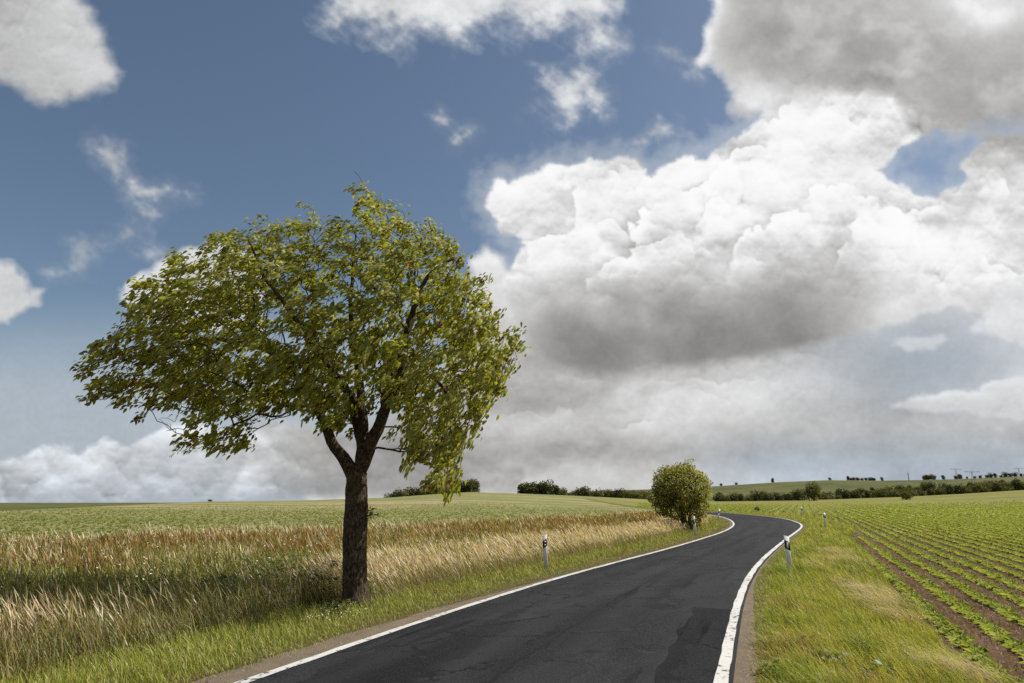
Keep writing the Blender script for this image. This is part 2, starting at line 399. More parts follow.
def bark_mat(name, c0, c1, scale=1.):
    m, nt, nd, lk = new_mat(name)
    tc = N(nd, 'ShaderNodeTexCoord')
    mp = N(nd, 'ShaderNodeMapping'); mp.inputs['Scale'].default_value = (scale*11, scale*11, scale*4.5)
    lk.new(tc.outputs['Object'], mp.inputs['Vector'])
    n = noise(nd, lk, mp.outputs[0], 2.2, 9, .68)
    v = N(nd, 'ShaderNodeTexVoronoi'); v.feature = 'DISTANCE_TO_EDGE'; v.inputs['Scale'].default_value = 2.3
    nv = noise(nd, lk, mp.outputs[0], 1.3, 4); 
    ad = N(nd, 'ShaderNodeVectorMath', operation='ADD'); lk.new(mp.outputs[0], ad.inputs[0]); lk.new(nv.outputs[1], ad.inputs[1])
    lk.new(ad.outputs[0], v.inputs['Vector'])
    h = math_n(nd, lk, 'MULTIPLY', maprange(nd, lk, v.outputs['Distance'], 0, .3, .45, 1), maprange(nd, lk, n.outputs[0], .25, .8))
    c = mixc(nd, lk, maprange(nd, lk, h, .05, .6), c0, c1)
    big = noise(nd, lk, tc.outputs['Object'], 2.5, 3)
    c = mixc(nd, lk, maprange(nd, lk, big.outputs[0], .5, .75, 0, .4), c, (c1[0]*.8, c1[1]*1.05, c1[2]*.6))
    p = N(nd, 'ShaderNodeBsdfPrincipled'); lk.new(c, p.inputs['Base Color']); p.inputs['Roughness'].default_value = .9
    p.inputs['Specular IOR Level'].default_value = .2
    b = N(nd, 'ShaderNodeBump'); b.inputs['Strength'].default_value = .9; b.inputs['Distance'].default_value = .035
    lk.new(h, b.inputs['Height']); lk.new(b.outputs[0], p.inputs['Normal'])
    o = N(nd, 'ShaderNodeOutputMaterial'); lk.new(p.outputs[0], o.inputs['Surface'])
    return m

M_grass = leaf_mat('grass_blades', .38, .03, .45)
M_straw = leaf_mat('dry_grass', .30, .02, .5, (1.1, 1., .75))
M_leaf = leaf_mat('tree_leaves', .52, .025, .5, (1.2, 1.15, .55))
M_far = leaf_mat('far_leaves', .25, .01, .6)
M_crop = leaf_mat('crop_leaves', .38, .02, .5)
M_bark = bark_mat('bark', (.022, .015, .009), (.165, .118, .070))
M_bark2 = plain_mat('thin_bark', (.07, .052, .035), .9, var=.4, scale=20)
M_white = plain_mat('post_white', (.60, .60, .58), .45, var=.12, scale=9)
M_black = plain_mat('post_black', (.012, .012, .013), .5, var=.2)
M_refl = plain_mat('reflector', (.72, .73, .74), .18, var=.05, spec=.8)
M_steel = plain_mat('pylon_steel', (.22, .23, .24), .6, .3, var=.1)
M_petal = plain_mat('white_petals', (.78, .77, .70), .7, var=.05)

# ground: zone colour from the sheet, broken up by soil and thatch noise
M_ground, nt, nd, lk = new_mat('ground')
at = N(nd, 'ShaderNodeAttribute', attribute_name='Col')
geo = N(nd, 'ShaderNodeNewGeometry')
n1 = noise(nd, lk, geo.outputs['Position'], 1.6, 8, .65); n2 = noise(nd, lk, geo.outputs['Position'], 14, 8, .7); n3 = noise(nd, lk, geo.outputs['Position'], .12, 5)
c = mixc(nd, lk, 1., at.outputs['Color'], mixc(nd, lk, n1.outputs[0], (.72, .70, .66), (1.3, 1.3, 1.3)), 'MULTIPLY')
c = mixc(nd, lk, 1., c, mixc(nd, lk, n2.outputs[0], (.5, .5, .5), (1.5, 1.5, 1.5)), 'MULTIPLY')
c = mixc(nd, lk, 1., c, mixc(nd, lk, n3.outputs[0], (.82, .86, .8), (1.18, 1.14, 1.2)), 'MULTIPLY')
p = N(nd, 'ShaderNodeBsdfPrincipled'); lk.new(c, p.inputs['Base Color']); p.inputs['Roughness'].default_value = .95; p.inputs['Specular IOR Level'].default_value = .1
b = N(nd, 'ShaderNodeBump'); b.inputs['Strength'].default_value = .8; b.inputs['Distance'].default_value = .05
lk.new(n2.outputs[0], b.inputs['Height']); lk.new(b.outputs[0], p.inputs['Normal'])
o = N(nd, 'ShaderNodeOutputMaterial'); lk.new(p.outputs[0], o.inputs['Surface'])

def uv_sep(nd, lk):
    uv = N(nd, 'ShaderNodeUVMap', uv_map='UVMap'); s = N(nd, 'ShaderNodeSeparateXYZ'); lk.new(uv.outputs[0], s.inputs[0])
    return uv.outputs[0], s.outputs[0], s.outputs[1]

def asphalt_mat(name, lo, hi, rough=.72, spec=.13):
    m, nt, nd, lk = new_mat(name)
    uv, u, v = uv_sep(nd, lk)
    st = N(nd, 'ShaderNodeMapping'); st.inputs['Scale'].default_value = (1., .16, 1); lk.new(uv, st.inputs['Vector'])
    big = noise(nd, lk, st.outputs[0], 1.1, 6, .6)
    mid = noise(nd, lk, uv, 1.7, 6, .6)
    st2 = N(nd, 'ShaderNodeMapping'); st2.inputs['Scale'].default_value = (1., 1., 1); lk.new(uv, st2.inputs['Vector'])
    fin = noise(nd, lk, uv, 32, 5, .8); agg = N(nd, 'ShaderNodeTexVoronoi'); agg.inputs['Scale'].default_value = 60; lk.new(uv, agg.inputs['Vector'])
    c = mixc(nd, lk, maprange(nd, lk, big.outputs[0], .40, .62), lo, hi)
    c = mixc(nd, lk, maprange(nd, lk, mid.outputs[0], .55, .75, 0, .55), c, tuple(x*1.35 for x in hi))
    sp = mixc(nd, lk, maprange(nd, lk, fin.outputs[0], .28, .72), (.05, .05, .05), (2.4, 2.4, 2.4)); c = mixc(nd, lk, 1., c, sp, 'MULTIPLY')
    stone = maprange(nd, lk, agg.outputs['Color'], .72, .95, 0, .8); c = mixc(nd, lk, stone, c, (hi[0]*2.3, hi[1]*2.25, hi[2]*2.1))
    # repairs of different ages, worn wheel tracks, a ragged seam along the middle
    wv = noise(nd, lk, uv, 1.1, 4); av = N(nd, 'ShaderNodeVectorMath', operation='ADD'); lk.new(st.outputs[0], av.inputs[0]); lk.new(wv.outputs[1], av.inputs[1])
    rp = N(nd, 'ShaderNodeTexVoronoi'); rp.inputs['Scale'].default_value = .85; lk.new(av.outputs[0], rp.inputs['Vector'])
    sr = N(nd, 'ShaderNodeSeparateColor'); lk.new(rp.outputs['Color'], sr.inputs[0])
    c = mixc(nd, lk, 1., c, mixc(nd, lk, sr.outputs[0], (.62, .62, .62), (1.42, 1.42, 1.40)), 'MULTIPLY')
    wu = math_n(nd, lk, 'ADD', u, math_n(nd, lk, 'MULTIPLY', wv.outputs[0], .7))
    for tr in (1.25, 2.35, 3.35, 4.55):
        band = maprange(nd, lk, math_n(nd, lk, 'ABSOLUTE', math_n(nd, lk, 'SUBTRACT', wu, tr)), .05, .42, .34, 0)
        c = mixc(nd, lk, band, c, tuple(x*1.75 for x in hi))
    sm = maprange(nd, lk, math_n(nd, lk, 'ABSOLUTE', math_n(nd, lk, 'SUBTRACT', math_n(nd, lk, 'ADD', u, math_n(nd, lk, 'MULTIPLY', wv.outputs[0], .35)), 2.72)), .012, .04, .8, 0)
    c = mixc(nd, lk, sm, c, (.005, .005, .005))
    # dark sealing streaks and cracks
    st3 = N(nd, 'ShaderNodeMapping'); st3.inputs['Scale'].default_value = (1.5, .1, 1); st3.inputs['Location'].default_value = (3.3, 1.2, 0); lk.new(uv, st3.inputs['Vector'])
    strk = noise(nd, lk, st3.outputs[0], 1.6, 7, .62); c = mixc(nd, lk, maprange(nd, lk, strk.outputs[0], .60, .68, 0, .75), c, tuple(x*.45 for x in lo))
    wob = noise(nd, lk, uv, 2.5, 5); va = N(nd, 'ShaderNodeVectorMath', operation='ADD'); lk.new(uv, va.inputs[0]); lk.new(wob.outputs[1], va.inputs[1])
    cr = N(nd, 'ShaderNodeTexVoronoi'); cr.feature = 'DISTANCE_TO_EDGE'; cr.inputs['Scale'].default_value = .75; lk.new(va.outputs[0], cr.inputs['Vector'])
    crm = noise(nd, lk, uv, .33, 3)
    cf = math_n(nd, lk, 'MULTIPLY', maprange(nd, lk, cr.outputs['Distance'], .008, .034, 1, 0), maprange(nd, lk, crm.outputs[0], .47, .56))
    c = mixc(nd, lk, cf, c, (.004, .004, .004))
    p = N(nd, 'ShaderNodeBsdfPrincipled'); lk.new(c, p.inputs['Base Color'])
    lk.new(maprange(nd, lk, big.outputs[0], .3, .7, rough-.1, rough+.1), p.inputs['Roughness']); p.inputs['Specular IOR Level'].default_value = spec
    b = N(nd, 'ShaderNodeBump'); b.inputs['Strength'].default_value = .9; b.inputs['Distance'].default_value = .008
    hh = math_n(nd, lk, 'ADD', fin.outputs[0], math_n(nd, lk, 'MULTIPLY', cf, -1.)); lk.new(hh, b.inputs['Height']); lk.new(b.outputs[0], p.inputs['Normal'])
    o = N(nd, 'ShaderNodeOutputMaterial'); lk.new(p.outputs[0], o.inputs['Surface'])
    return m
M_road = asphalt_mat('asphalt', (.0048, .0048, .0054), (.0135, .0135, .0151), .80, .16)
M_patch = asphalt_mat('new_asphalt', (.0045, .0045, .0050), (.0105, .0105, .0115), .86, .11)

# worn paint: the asphalt shows through in chips
M_line, nt, nd, lk = new_mat('road_paint')
uv, u, v = uv_sep(nd, lk)
w1 = noise(nd, lk, uv, 9, 8, .7); w2 = noise(nd, lk, uv, .7, 3); w3 = noise(nd, lk, uv, 55, 3, .7)
f = math_n(nd, lk, 'ADD', w1.outputs[0], math_n(nd, lk, 'MULTIPLY', w2.outputs[0], .35))
f = maprange(nd, lk, f, .715, .80)
c = mixc(nd, lk, w3.outputs[0], (.40, .39, .365), (.64, .63, .59)); c = mixc(nd, lk, maprange(nd, lk, w2.outputs[0], .35, .7, 0, .35), c, (.45, .43, .39))
c = mixc(nd, lk, f, c, (.05, .05, .05))
p = N(nd, 'ShaderNodeBsdfPrincipled'); lk.new(c, p.inputs['Base Color']); p.inputs['Roughness'].default_value = .65
b = N(nd, 'ShaderNodeBump'); b.inputs['Strength'].default_value = .4; b.inputs['Distance'].default_value = .006; lk.new(w3.outputs[0], b.inputs['Height']); lk.new(b.outputs[0], p.inputs['Normal'])
o = N(nd, 'ShaderNodeOutputMaterial'); lk.new(p.outputs[0], o.inputs['Surface'])

M_dirt, nt, nd, lk = new_mat('dirt_shoulder')
geo = N(nd, 'ShaderNodeNewGeometry')
n1 = noise(nd, lk, geo.outputs['Position'], 3, 8, .65); n2 = noise(nd, lk, geo.outputs['Position'], 45, 5, .7)
c = mixc(nd, lk, n1.outputs[0], (.09, .068, .046), (.24, .19, .135)); c = mixc(nd, lk, 1., c, mixc(nd, lk, n2.outputs[0], (.4, .4, .4), (1.6, 1.6, 1.6)), 'MULTIPLY')
p = N(nd, 'ShaderNodeBsdfPrincipled'); lk.new(c, p.inputs['Base Color']); p.inputs['Roughness'].default_value = .95; p.inputs['Specular IOR Level'].default_value = .15
b = N(nd, 'ShaderNodeBump'); b.inputs['Strength'].default_value = 1.; b.inputs['Distance'].default_value = .02; lk.new(n2.outputs[0], b.inputs['Height']); lk.new(b.outputs[0], p.inputs['Normal'])
o = N(nd, 'ShaderNodeOutputMaterial'); lk.new(p.outputs[0], o.inputs['Surface'])

# ------------------------------------------------------------------ the road: two edge lines on the ground
LPX = [(235,683),(320,652.3),(420,622),(506,592.3),(552.5,578.8),(600,566.5),(660,551.5),(699.7,539.6),(723.6,532.2),(734,525.5),(730,520.3),(718,516)]
RPX = [(730,683),(737,624),(743.5,593),(749,581),(759.5,565.5),(779,547.6),(791,537.6),(803,529),(805,525),(790,519.7),(769,516.5),(739.5,514.2),(715.6,512.4)]
def edge_curve(pxs, tail):
    P = ground_at([q[0] for q in pxs], [q[1] for q in pxs])
    d0 = (P[0]-P[1]); d0 /= np.linalg.norm(d0)
    back = [P[0]+d0*k for k in (45, 30, 18, 9, 4)]
    P = np.concatenate([np.array(back), P, np.array(tail)])
    s = np.concatenate([[0], np.cumsum(np.linalg.norm(np.diff(P, axis=0), axis=1))])
    t = np.arange(0, s[-1], .4)
    Q = np.stack([np.interp(t, s, P[:, 0]), np.interp(t, s, P[:, 1])], -1)
    for _ in range(3):                       # round the corners off
        k = 15; pad = np.concatenate([Q[:1]+(Q[:1]-Q[k:0:-1]), Q, Q[-1:]+(Q[-1:]-Q[-2:-k-2:-1])])
        ker = np.hanning(2*k+1); ker /= ker.sum()
        Q = np.stack([np.convolve(pad[:, i], ker, 'valid') for i in (0, 1)], -1)
    s = np.concatenate([[0], np.cumsum(np.linalg.norm(np.diff(Q, axis=0), axis=1))])
    return Q, s
LE, LS = edge_curve(LPX, [(22.6, 86), (22.9, 98), (22.9, 110)])
RE, RS = edge_curve(RPX, [(25.8, 100), (25.7, 111)])
def resamp(Q, n):
    s = np.concatenate([[0], np.cumsum(np.linalg.norm(np.diff(Q, axis=0), axis=1))]); t = np.linspace(0, s[-1], n)
    return np.stack([np.interp(t, s, Q[:, 0]), np.interp(t, s, Q[:, 1])], -1)
def nearest(Q, P, chunk=40000):
    """distance from P to a line, positive on its left side"""
    out = np.empty(len(P)); A = Q[:-1]; E = Q[1:]-A; L = (E**2).sum(1)
    A = A[::1]; 
    for i in range(0, len(P), chunk):
        p = P[i:i+chunk, None]-A[None]
        t = np.clip((p*E[None]).sum(-1)/L, 0, 1); r = p-t[..., None]*E[None]
        d2 = (r**2).sum(-1); k = d2.argmin(1); ii = np.arange(len(k))
        cr = E[k, 0]*p[ii, k, 1]-E[k, 1]*p[ii, k, 0]
        out[i:i+chunk] = np.sqrt(d2[ii, k])*np.sign(cr)
    return out
LE_c, RE_c = LE[::5], RE[::5]
def sdL(P): return nearest(LE_c, P)           # > 0: beyond the left edge, in the verge
def sdR(P): return -nearest(RE_c, P)          # > 0: beyond the right edge

# ------------------------------------------------------------------ the lie of the land
CX = np.array([-900, -300, 0, 100, 210, 300, 390, 430, 470, 520, 570, 620, 660, 720, 800, 900, 960, 1024, 1300, 2200], float)
CYS = np.array([520, 515, 511, 506.5, 501.5, 500.5, 497.5, 494.5, 492, 493.5, 495.5, 498, 500, 501.5, 500.5, 497, 494, 490, 484, 478], float)
CD = np.array([90, 100, 110, 140, 180, 200, 230, 245, 260, 270, 285, 300, 320, 330, 335, 340, 340, 340, 340, 340], float)
FX = np.array([-900, 480, 520, 560, 600, 650, 715, 780, 830, 880, 920, 960, 1024, 1150, 1300, 2200], float)
FYS = np.array([505, 503, 498, 494, 491, 489.5, 486.5, 482.5, 480.5, 481, 480.5, 479.5, 477, 474, 472, 470], float)
FD = 900.
AZC = az_of(CX); AZF = az_of(FX)
def elev_tan(px, py):
    x, y, z = ray(px, py); return z/np.hypot(x, y)
TC = elev_tan(CX, CYS); TF = elev_tan(FX, FYS)
def height(x, y):
    x = np.asarray(x, float); y = np.asarray(y, float)
    r = np.hypot(x, y)+1e-6; az = np.arctan2(x, y)
    azc = np.clip(az, AZC[0], AZC[-1])
    D = np.interp(azc, AZC, CD); zc = CAM_H+D*np.interp(azc, AZC, TC); zf = CAM_H+FD*np.interp(azc, AZF, TF)
    r0 = np.interp(azc, az_of([300, 480, 600, 690, 780, 1024]), [42, 48, 80, 115, 115, 110.])
    r0 = np.minimum(r0, D*.45)
    u = np.clip((r-r0)/(D-r0), 0, 1); near = zc*u*u*(2-u) 
    dip = np.minimum(zc, zf)-4.
    w1 = sst(0, 1, (r-D)/140); mid = zc*(1-w1)+dip*w1
    w2 = sst(0, 1, (r-D-60)/(FD-D-60)); far = mid*(1-w2)+zf*w2
    z = np.where(r <= D, near, far)
    z = np.where(r > FD, zf-(r-FD)*.012, z)
    front = sst(-.2, .25, y/r)
    return z*front*sst(15, 60, r)
def meadow_far(x, y):                          # where the rough grass ends and the green field begins
    az = np.arctan2(x, y)
    return np.interp(az, az_of([-200, 0, 150, 300, 420, 500, 580, 640, 660]), [29, 30, 31.5, 33.5, 38, 43, 52, 64, 72])
TB = ground_at(355, 607)                       # foot of the roadside tree
def clear_tree(P): return np.hypot((P[:, 0]-TB[0])/.85, (P[:, 1]-TB[1]+.55)/1.0) > 1.
# crop rows on the right run along this direction; the first one passes through ROW0
ROW0 = ground_at(908, 593); ROWD = ground_at(867, 555)-ROW0; ROWD /= np.linalg.norm(ROWD); ROWN = np.array([ROWD[1], -ROWD[0]]); ROW_SP = .61
def row_coord(P): return (P-ROW0)@ROWN

# ground sheet: a wide disc with rings that get coarser away from the road
ang = np.concatenate([np.radians(np.arange(-52, 52.01, .3)), np.radians(np.arange(56, 305, 4.))])
rad = np.concatenate([[0.], np.exp(np.linspace(np.log(1.2), np.log(4500), 400))])
AA, RR = np.meshgrid(ang, rad)
gx = RR*np.sin(AA); gy = RR*np.cos(AA)
P = np.stack([gx.ravel(), gy.ravel()], -1)
gz = height(P[:, 0], P[:, 1])
near = (np.hypot(P[:, 0], P[:, 1]) < 230)
dl = np.full(len(P), 500.); dr = np.full(len(P), 500.)
dl[near] = sdL(P[near]); dr[near] = sdR(P[near])
rr = np.hypot(P[:, 0], P[:, 1]); az = np.arctan2(P[:, 0], P[:, 1])
left = (dl > 0) & near | (~near & (az < az_of(690))) 
def colmix(c0, c1, w): return c0*(1-w[:, None])+np.array(c1)*w[:, None]
fx, fy = P[:, 0], P[:, 1]
g = np.tile(np.array([.10, .10, .035]), (len(P), 1))
# left: thatch under the meadow, then the green field with its pale and brown bands
mf = meadow_far(fx, fy)+2.5*fbm(fx/7, fy/7, 3, 5)
lf = np.tile(np.array([.085, .075, .03]), (len(P), 1))
gf = colmix(np.tile(np.array([.162, .172, .060]), (len(P), 1)), (.205, .190, .080), sst(.0, .5, fbm(fx/50, fy/22, 4, 9)))
gf = colmix(gf, (.27, .22, .12), 1.*sst(.02, .22, fbm(fx/60+3, fy/9, 4, 31))*sst(60, 130, rr)*sst(330, 180, rr))
lf = colmix(lf, (0, 0, 0), np.zeros(len(P))); w = sst(-1.5, 1.5, rr-mf); lf = lf*(1-w[:, None])+gf*w[:, None]
# right: verge, bare soil between rows, far cover
rc = row_coord(P)
soil = colmix(np.tile(np.array([.085, .050, .029]), (len(P), 1)), (.13, .082, .050), sst(-.2, .4, fbm(fx/3, fy/3, 4, 77)))
cover = colmix(np.tile(np.array([.180, .172, .044]), (len(P), 1)), (.145, .150, .042), sst(-.1, .4, fbm(fx/60, fy/16, 4, 15)))
w = sst(70, 150, rr); rs = soil*(1-w[:, None])+cover*w[:, None]
vr = np.tile(np.array([.10, .10, .03]), (len(P), 1)); w = np.maximum(sst(-.55, -.15, rc+.15*fbm(fx/1.5, fy/1.5, 3, 8)), sst(58, 64, fy))*sst(1.8+1.3*sst(25, 45, fy), 2.5+1.3*sst(25, 45, fy), dr); rs = vr*(1-w[:, None])+rs*w[:, None]
wl = sst(-.5, .5, np.where(near, np.where(dl > dr, 1., -1.), np.where(az < az_of(690), 1., -1.)))
g = lf*wl[:, None]+rs*(1-wl[:, None])
# far slopes: the cloud shadow on the hill is put into darker greens
D = np.interp(np.clip(az, AZC[0], AZC[-1]), AZC, CD)
hill = colmix(np.tile(np.array([.078, .086, .026]), (len(P), 1)), (.105, .102, .038), sst(-.1, .45, fbm(fx/130, fy/50, 4, 61)))
hill = colmix(hill, (.052, .062, .022), sst(.1, .4, fbm(fx/90+9, fy/40, 4, 62)))
w = sst(-4, 6, rr-D); g = g*(1-w[:, None])+hill*w[:, None]
w = .6*sst(6, 0, np.abs(rr-255-30*np.sin(az*9)))*sst(az_of(905), az_of(945), az); g = colmix(g, (.10, .085, .035), w)
g = np.clip(g*(1+.18*fbm(fx/4, fy/4, 4, 99))[:, None], .01, 1)
na, nr = len(ang), len(rad)
i = np.arange(nr-1)[:, None]*na; j = np.arange(na)[None]; k = (j+1) % na
Q = np.stack([i+j, i+na+j, i+na+k, i+k], -1).reshape(-1, 4)[:, ::-1]
ground = mesh_np('ground', np.column_stack([P, gz]), [Q], M_ground, col=g, smooth=True)
tag(ground, kind='structure')

# ribbons that lie on the ground along an edge line
def ribbon(name, Q, s, offs, zz, mat, wob=(0, 0), shrink=0., i0=0, i1=None):
    i1 = i1 or len(Q); Q = Q[i0:i1]; s = s[i0:i1]
    T = np.gradient(Q, axis=0); T /= np.linalg.norm(T, axis=1)[:, None]; Nn = np.stack([-T[:, 1], T[:, 0]], -1)
    cols = []; uvs = []
    for k, o_ in enumerate(offs):
        oo = o_+(0 if wob is None else wob[k]*(fbm(s/1.3, s*0+k*9.1, 4, 200+k)+.6*fbm(s/.35, s*0+k*5.1, 3, 230+k)))
        if shrink: oo = oo*(1-shrink*sst(9.5, 19, Q[:, 1]))
        p = Q+Nn*(np.ones(len(Q))*oo)[:, None]
        cols.append(np.column_stack([p, height(p[:, 0], p[:, 1])+zz[k]])); uvs.append(np.column_stack([np.full(len(Q), 1.)*oo, s]))
    n, m = len(Q), len(offs)
    V = np.stack(cols, 1).reshape(-1, 3); U = np.stack(uvs, 1).reshape(-1, 2)
    i = np.arange(n-1)[:, None]*m; j = np.arange(m-1)[None]
    F = np.stack([i+j, i+m+j, i+m+j+1, i+j+1], -1).reshape(-1, 4)
    return mesh_np(name, V, [F], mat, uv=U)
nR = 520
La, Ra = resamp(LE, nR), resamp(RE, nR)
cols = []; sc = np.concatenate([[0], np.cumsum(np.linalg.norm(np.diff((La+Ra)/2, axis=0), axis=1))])
wid = np.linalg.norm(La-Ra, axis=1); fr = np.linspace(0, 1, 9); V = []; U = []
camber = .030+.03*(1-(2*fr-1)**2)
out_l = La+(La-Ra)/wid[:, None]*.05; out_r = Ra+(Ra-La)/wid[:, None]*.05
strip = [np.column_stack([out_l, height(*out_l.T)+.002])]+[np.column_stack([La*(1-f)+Ra*f, height(*(La*(1-f)+Ra*f).T)+c_]) for f, c_ in zip(fr, camber)]+[np.column_stack([out_r, height(*out_r.T)+.002])]
us = [-.1]+[f*4.9 for f in fr]+[5.0]
V = np.stack(strip, 1).reshape(-1, 3); U = np.stack([np.column_stack([np.full(nR, u_), sc]) for u_ in us], 1).reshape(-1, 2); m = len(us)
i = np.arange(nR-1)[:, None]*m; j = np.arange(m-1)[None]
F = np.stack([i+j, i+j+1, i+m+j+1, i+m+j], -1).reshape(-1, 4)
tag(mesh_np('road', V, [F], M_road, uv=U, smooth=True), kind='structure')
def cz(o_, w=4.9): f_ = o_/w; return .030+.03*(1-(2*f_-1)**2)
tag(ribbon('road_edge_line', LE, LS, [-.165, -.02], [cz(.165)+.006, cz(.02)+.006], M_line, (.03, .03)), kind='structure')
tag(ribbon('road_edge_line', RE, RS, [.02, .16], [cz(.02)+.006, cz(.16)+.006], M_line, (.03, .03)), kind='structure')
tag(ribbon('shoulder', LE, LS, [.03, .18, .50], [.016, .012, .005], M_dirt, (0, .0, .16), .7), kind='structure')
tag(ribbon('shoulder', RE, RS, [-.27, -.12, -.03], [.005, .012, .016], M_dirt, (.09, .0, 0), .75), kind='structure')
pi0 = np.argmin(np.abs(RE[:, 1]-1.)); pi1 = np.argmin(np.abs(RE[:, 1]-ground_at(700, 608)[1]))
tag(ribbon('asphalt_patch', RE, RS, [.17, .50, .78], [cz(.17)+.004, cz(.5)+.0055, cz(.78)+.004], M_patch, (0, 0, .15), i0=pi0, i1=pi1), kind='structure')

# ------------------------------------------------------------------ grasses, crops and weeds (nobody could count them)
def scatter(n, dmin, dmax, t0, t1, power=1.5):
    """points in a fan in front of the camera, denser near it"""
    e = 2-power; u = rng.random(n)
    d = (dmin**e+(dmax**e-dmin**e)*u)**(1/e) if abs(e) > 1e-6 else dmin*(dmax/dmin)**u
    t = t0+(t1-t0)*rng.random(n)
    return np.stack([t*d, d], -1)

def blades(P, h, w, lean, col0, col1, prof, segs=(0., .35, .7, 1.), face=None, bend=1.8, z=None):
    """curved blades: P (n,2) roots, lean (n,2) sideways offset of the tip in blade lengths, colours root -> tip"""
    n = len(P); S = len(segs)
    if z is None: z = height(P[:, 0], P[:, 1])
    a = rng.random(n)*pi if face is None else face
    sd = np.stack([np.cos(a), np.sin(a), np.zeros(n)], -1)
    lm = np.clip(np.linalg.norm(lean, axis=1), 0, .95)
    V = np.empty((n, 2*S-1, 3)); C = np.empty((n, 2*S-1, 3))
    for k, t in enumerate(segs):
        off = (t**bend)*h
        c = np.column_stack([P+lean*off[:, None], z-.015+h*t*np.sqrt(1-(lm*t**(bend-1))**2*.85)])
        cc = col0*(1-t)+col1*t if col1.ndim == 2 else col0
        if k == S-1: V[:, -1] = c; C[:, -1] = cc
        else:
            ww = (w*prof[k]*.5)[:, None]*sd
            V[:, 2*k] = c-ww; V[:, 2*k+1] = c+ww; C[:, 2*k] = cc; C[:, 2*k+1] = cc
    b = (np.arange(n)*(2*S-1))[:, None]
    Q = np.concatenate([b+np.array([[2*k, 2*k+1, 2*k+3, 2*k+2]]) for k in range(S-2)])
    T = b+np.array([[2*(S-2), 2*(S-2)+1, 2*(S-1)]])
    return V.reshape(-1, 3), C.reshape(-1, 3), Q, T

class Stuff:
    def __init__(s): s.V = []; s.C = []; s.Q = []; s.T = []; s.n = 0
    def add(s, V, C, Q, T):
        s.V.append(V); s.C.append(C); s.n0 = s.n
        if len(Q): s.Q.append(Q+s.n)
        if len(T): s.T.append(T+s.n)
        s.n += len(V)
    def build(s, name, mat, label, cat):
        F = []
        if s.Q: F.append(np.concatenate(s.Q))
        if s.T: F.append(np.concatenate(s.T))
        o = mesh_np(name, np.concatenate(s.V), F, mat, col=np.concatenate(s.C))
        return tag(o, label, cat, kind='stuff')

def vary(n, cols, wts, jit=.16):
    cols = np.array(cols); k = rng.choice(len(cols), n, p=np.array(wts)/sum(wts))
    c = cols[k]*(1+jit*rng.standard_normal((n, 1)))*(1+.05*rng.standard_normal((n, 3)))
    return np.clip(c, .005, .9)
def windlean(P, m, s, jit=.14):
    n = len(P); g = 1+.45*fbm(P[:, 0]/2.2, P[:, 1]/2.2, 2, 321)
    return np.stack([-(m*g+s*rng.standard_normal(n)), .10*m+jit*rng.standard_normal(n)], -1)
LEAFP = (.8, 1., .75); STEMP = (.7, .55, .5)
def lod(P, w0, d0=11., e=.85): return w0*np.maximum(1, np.hypot(P[:, 0], P[:, 1])/d0)**e
G_fresh = [(.31,.335,.056), (.39,.385,.076), (.21,.25,.046), (.46,.41,.15)]
STRAW = [(.68,.54,.36), (.78,.66,.47), (.58,.45,.26), (.62,.45,.31)]

# ---- short green verge beside the left edge
S_ = Stuff()
P = scatter(330000, 4.5, 75, -.75, .36, 1.75); d = sdL(P); ed = .29*(1-.75*sst(13, 24, P[:, 1])); m = (d > ed+.26*fbm(P[:, 0]/.7, P[:, 1]/.7, 3, 71)) & (d < 1.9+.7*sst(az_of(352), az_of(300), np.arctan2(P[:, 0], P[:, 1]))+.35*fbm(P[:, 0]/1.1, P[:, 1]/1.1, 3, 72)) & (rng.random(len(P)) < sst(ed-.05, ed+.4, d)*.92+.08+.0)
P = P[m]; d = d[m]; n = len(P)
h = (.07+.13*rng.random(n))*(.55+.75*sst(.4, 1.5, d))*(1+.3*fbm(P[:, 0]/.8, P[:, 1]/.8, 3, 73))
dry = sst(.2, .5, fbm(P[:, 0]/1.6, P[:, 1]/1.6, 3, 74))+sst(.75, .4, d)*.6
c = vary(n, G_fresh, (4, 3, 3, 1)); c = np.where((rng.random(n) < dry*.7)[:, None], vary(n, [(.30,.20,.085), (.36,.29,.12), (.22,.13,.06)], (3, 3, 1)), c)
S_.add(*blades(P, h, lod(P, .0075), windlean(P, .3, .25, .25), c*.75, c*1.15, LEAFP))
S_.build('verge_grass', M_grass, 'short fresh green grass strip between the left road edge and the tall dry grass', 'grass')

# ---- tall dry seed grass behind it
S_ = Stuff()
P = scatter(330000, 5., 70, -1., .38, 1.45); d = sdL(P)
wmax = 3.7+1.0*fbm(P[:, 0]/3, P[:, 1]/3, 3, 81)
az = np.arctan2(P[:, 0], P[:, 1]); lw = sst(az_of(352), az_of(300), az); dens = sst(1.3, 2.0, d-.7*lw+.3*fbm(P[:, 0]/1.2, P[:, 1]/1.2, 3, 82))*sst(wmax+1.2, wmax-.6, d)
pass       # left of the trunk: sparser, redder, greener under
pat = sst(-.25, .25, fbm(P[:, 0]/2.3, P[:, 1]/2.3, 4, 83))
pat = np.maximum(pat, .55*(1-lw)); cor = np.exp(-((P[:, 0]+6.6)**2/2.2+(P[:, 1]-9.)**2/1.6))
m = clear_tree(P) & (rng.random(len(P)) < 1)
m &= rng.random(len(P)) < dens*pat*np.maximum(1-.89*lw, .5*cor)
P = P[m]; d = d[m]; lw = lw[m]; n = len(P)
h = (.52+.38*rng.random(n))*(.8+.25*sst(1.4, 2.8, d))*(1+.16*fbm(P[:, 0]/2, P[:, 1]/2, 2, 84))*(1-.1*sst(20, 50, np.hypot(P[:,0],P[:,1])))
